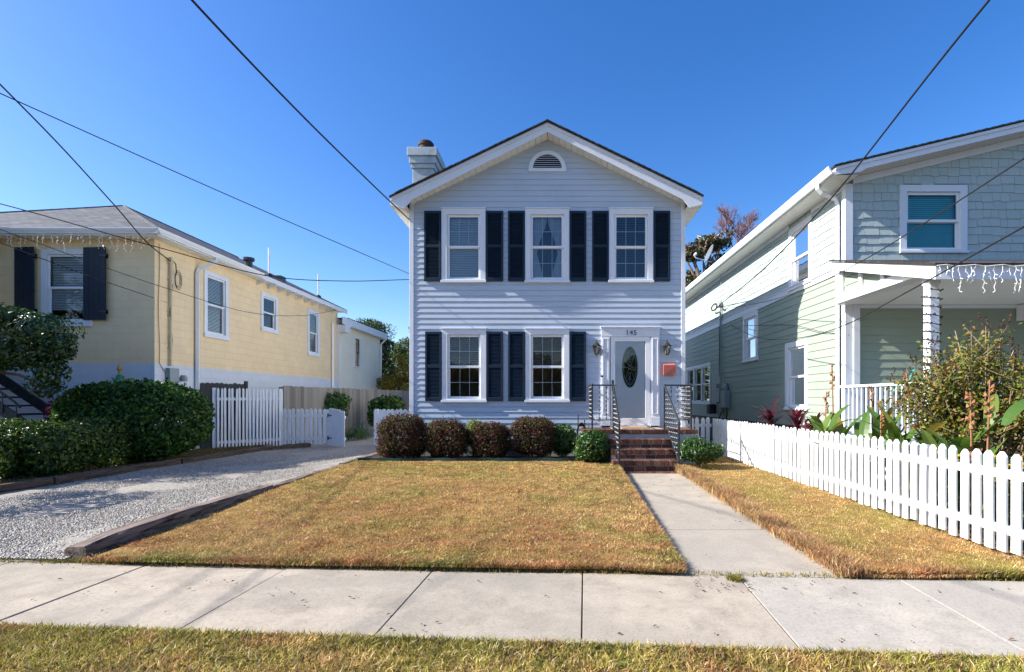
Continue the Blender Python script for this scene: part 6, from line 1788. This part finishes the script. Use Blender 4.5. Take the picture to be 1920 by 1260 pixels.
m.tube([(13.6, 40, 0), (13.9, 40, 10.7)], [.3, .15], 8); m.build('trunk', 'rust_leaf', bt)
P = np.array(tw); leaf_cloud('crown', 'rust_leaf', bt, P, unit(nr.normal(size=P.shape)), .065, .4, 1, .2, 12)

# ================================================================ overhead wires
def wire(label, pts, r=.010, ext=None, n=14, group='overhead cables'):
    V = [Vector(((a - 1039) * Y / F, Y, EYE + (749 - b) * Y / F)) for a, b, Y in pts]
    if ext: V = [Vector(ext)] + V
    out = []
    S = [0.0]
    for a, b in zip(V[:-1], V[1:]): S.append(S[-1] + (b - a).length)
    tg = []
    for i in range(len(V)):          # slopes by arc length, so that long spans do not kink
        if i == 0: tg.append((V[1] - V[0]) / (S[1] - S[0]))
        elif i == len(V) - 1: tg.append((V[-1] - V[-2]) / (S[-1] - S[-2]))
        else:
            h0, h1 = S[i] - S[i - 1], S[i + 1] - S[i]
            tg.append(((V[i] - V[i - 1]) / h0 * h1 + (V[i + 1] - V[i]) / h1 * h0) / (h0 + h1))
    for i in range(len(V) - 1):
        h = S[i + 1] - S[i]
        for k in range(n):
            t = k / n; t2, t3 = t * t, t * t * t
            out.append(V[i] * (2 * t3 - 3 * t2 + 1) + tg[i] * h * (t3 - 2 * t2 + t) + V[i + 1] * (-2 * t3 + 3 * t2) + tg[i + 1] * h * (t3 - t2))
    out.append(V[-1]); m = MB(); m.tube([tuple(p) for p in out], r, 5)
    return tag(m.build('overhead_cable', 'wire', smooth=True), label, 'cable', group)
wire('thick overhead cable dropping to the left eave of the white house', [(360, 0, 5), (565, 215, 7.15), (690, 338, 9.2), (771, 415, 11.85)], .013, (-3.6, -6, 6.6))
wire('thin overhead cable crossing the sky to the corner of the white house', [(0, 175, 7), (380, 345, 8.8), (771, 515, 12.4)], .008, (-14, -3, 7.5))
wire('twisted overhead cable coming down to the conduit of the yellow house', [(0, 158, 8), (110, 270, 9.2), (215, 385, 10.6), (285, 463, 12.0), (322, 491, 12.76)], .013, (-7.0, -6, 9))
wire('slack overhead cable passing before the yellow house to the white house', [(0, 382, 9.8), (290, 462, 10.5), (520, 520, 11.6), (650, 527, 12.1), (771, 524, 12.6)], .010, (-20, 6, 6.5))
wire('thin cable sagging along the yellow side wall past its windows', [(0, 430, 9), (310, 540, 12.4), (480, 588, 16), (560, 592, 18.5), (629, 582, 22.0)], .007, (-11, -4, 6))
wire('thin cable ending low on the conduit of the yellow house', [(0, 455, 8.5), (160, 515, 10.5), (313, 567, 12.7)], .008, (-9.2, -4, 5.2))
wire('thick overhead cable running down to the mast of the green house', [(1855, 0, 5), (1560, 370, 8.57), (1450, 487, 11.5), (1349, 572, 17.3)], .013, (4.0, -6, 6.6))
wire('thin cable passing before the upper porch roof to the mast', [(1920, 297, 4.5), (1633, 480, 7), (1500, 545, 10), (1356, 580, 17.2)], .007, (3.5, -6, 5))
wire('drooping cable crossing the porch opening to the mast', [(1920, 425, 4.5), (1700, 548, 6.3), (1592, 606, 8), (1440, 636, 12.4), (1362, 606, 17.2)], .008, (3.6, -6, 4.6))
wire('slack thin cable low on the sage side wall', [(1592, 628, 9.95), (1540, 622, 10.8), (1500, 612, 11.7), (1430, 610, 13.8), (1365, 612, 17.0)], .006)

# ================================================================ camera, sun, sky
cam = bpy.data.cameras.new('camera'); co = bpy.data.objects.new('camera', cam); COL.objects.link(co)
co.location = (0, 0, EYE); co.rotation_euler = (R(90), 0, 0)
cam.sensor_width = 36; cam.lens = 18; cam.shift_x = -79 / 1920; cam.shift_y = 119 / 1920; cam.clip_end = 2000; cam.clip_start = .05
SC.camera = co
sl = bpy.data.lights.new('sun', 'SUN'); so = bpy.data.objects.new('sun', sl); COL.objects.link(so)
sl.energy = 5.0; sl.angle = R(.5); sl.color = (1, .955, .87)
so.rotation_euler = SUN.to_track_quat('Z', 'Y').to_euler()
w = bpy.data.worlds.new('World'); SC.world = w; w.use_nodes = True
nt = w.node_tree; bg = nt.nodes['Background']
sk = nt.nodes.new('ShaderNodeTexSky'); sk.sky_type = 'NISHITA'; sk.sun_disc = False
sk.sun_elevation = math.asin(SUN.z); sk.sun_rotation = math.atan2(SUN.x, SUN.y)
sk.altitude = 0; sk.air_density = 1.0; sk.dust_density = .8; sk.ozone_density = 3.0
hs_ = nt.nodes.new('ShaderNodeHueSaturation'); hs_.inputs['Saturation'].default_value = 1.33; hs_.inputs['Hue'].default_value = .511
nt.links.new(sk.outputs['Color'], hs_.inputs['Color']); nt.links.new(hs_.outputs['Color'], bg.inputs['Color']); bg.inputs['Strength'].default_value = .108
SC.view_settings.view_transform = 'Standard'; SC.view_settings.look = 'None'; SC.view_settings.exposure = 1.15; SC.view_settings.gamma = 1
SC.render.engine = 'CYCLES'; SC.cycles.max_bounces = 8; SC.cycles.diffuse_bounces = 4; SC.cycles.glossy_bounces = 3; SC.cycles.transparent_max_bounces = 12
SC.cycles.use_denoising = True
SC.cycles.sample_clamp_indirect = 8
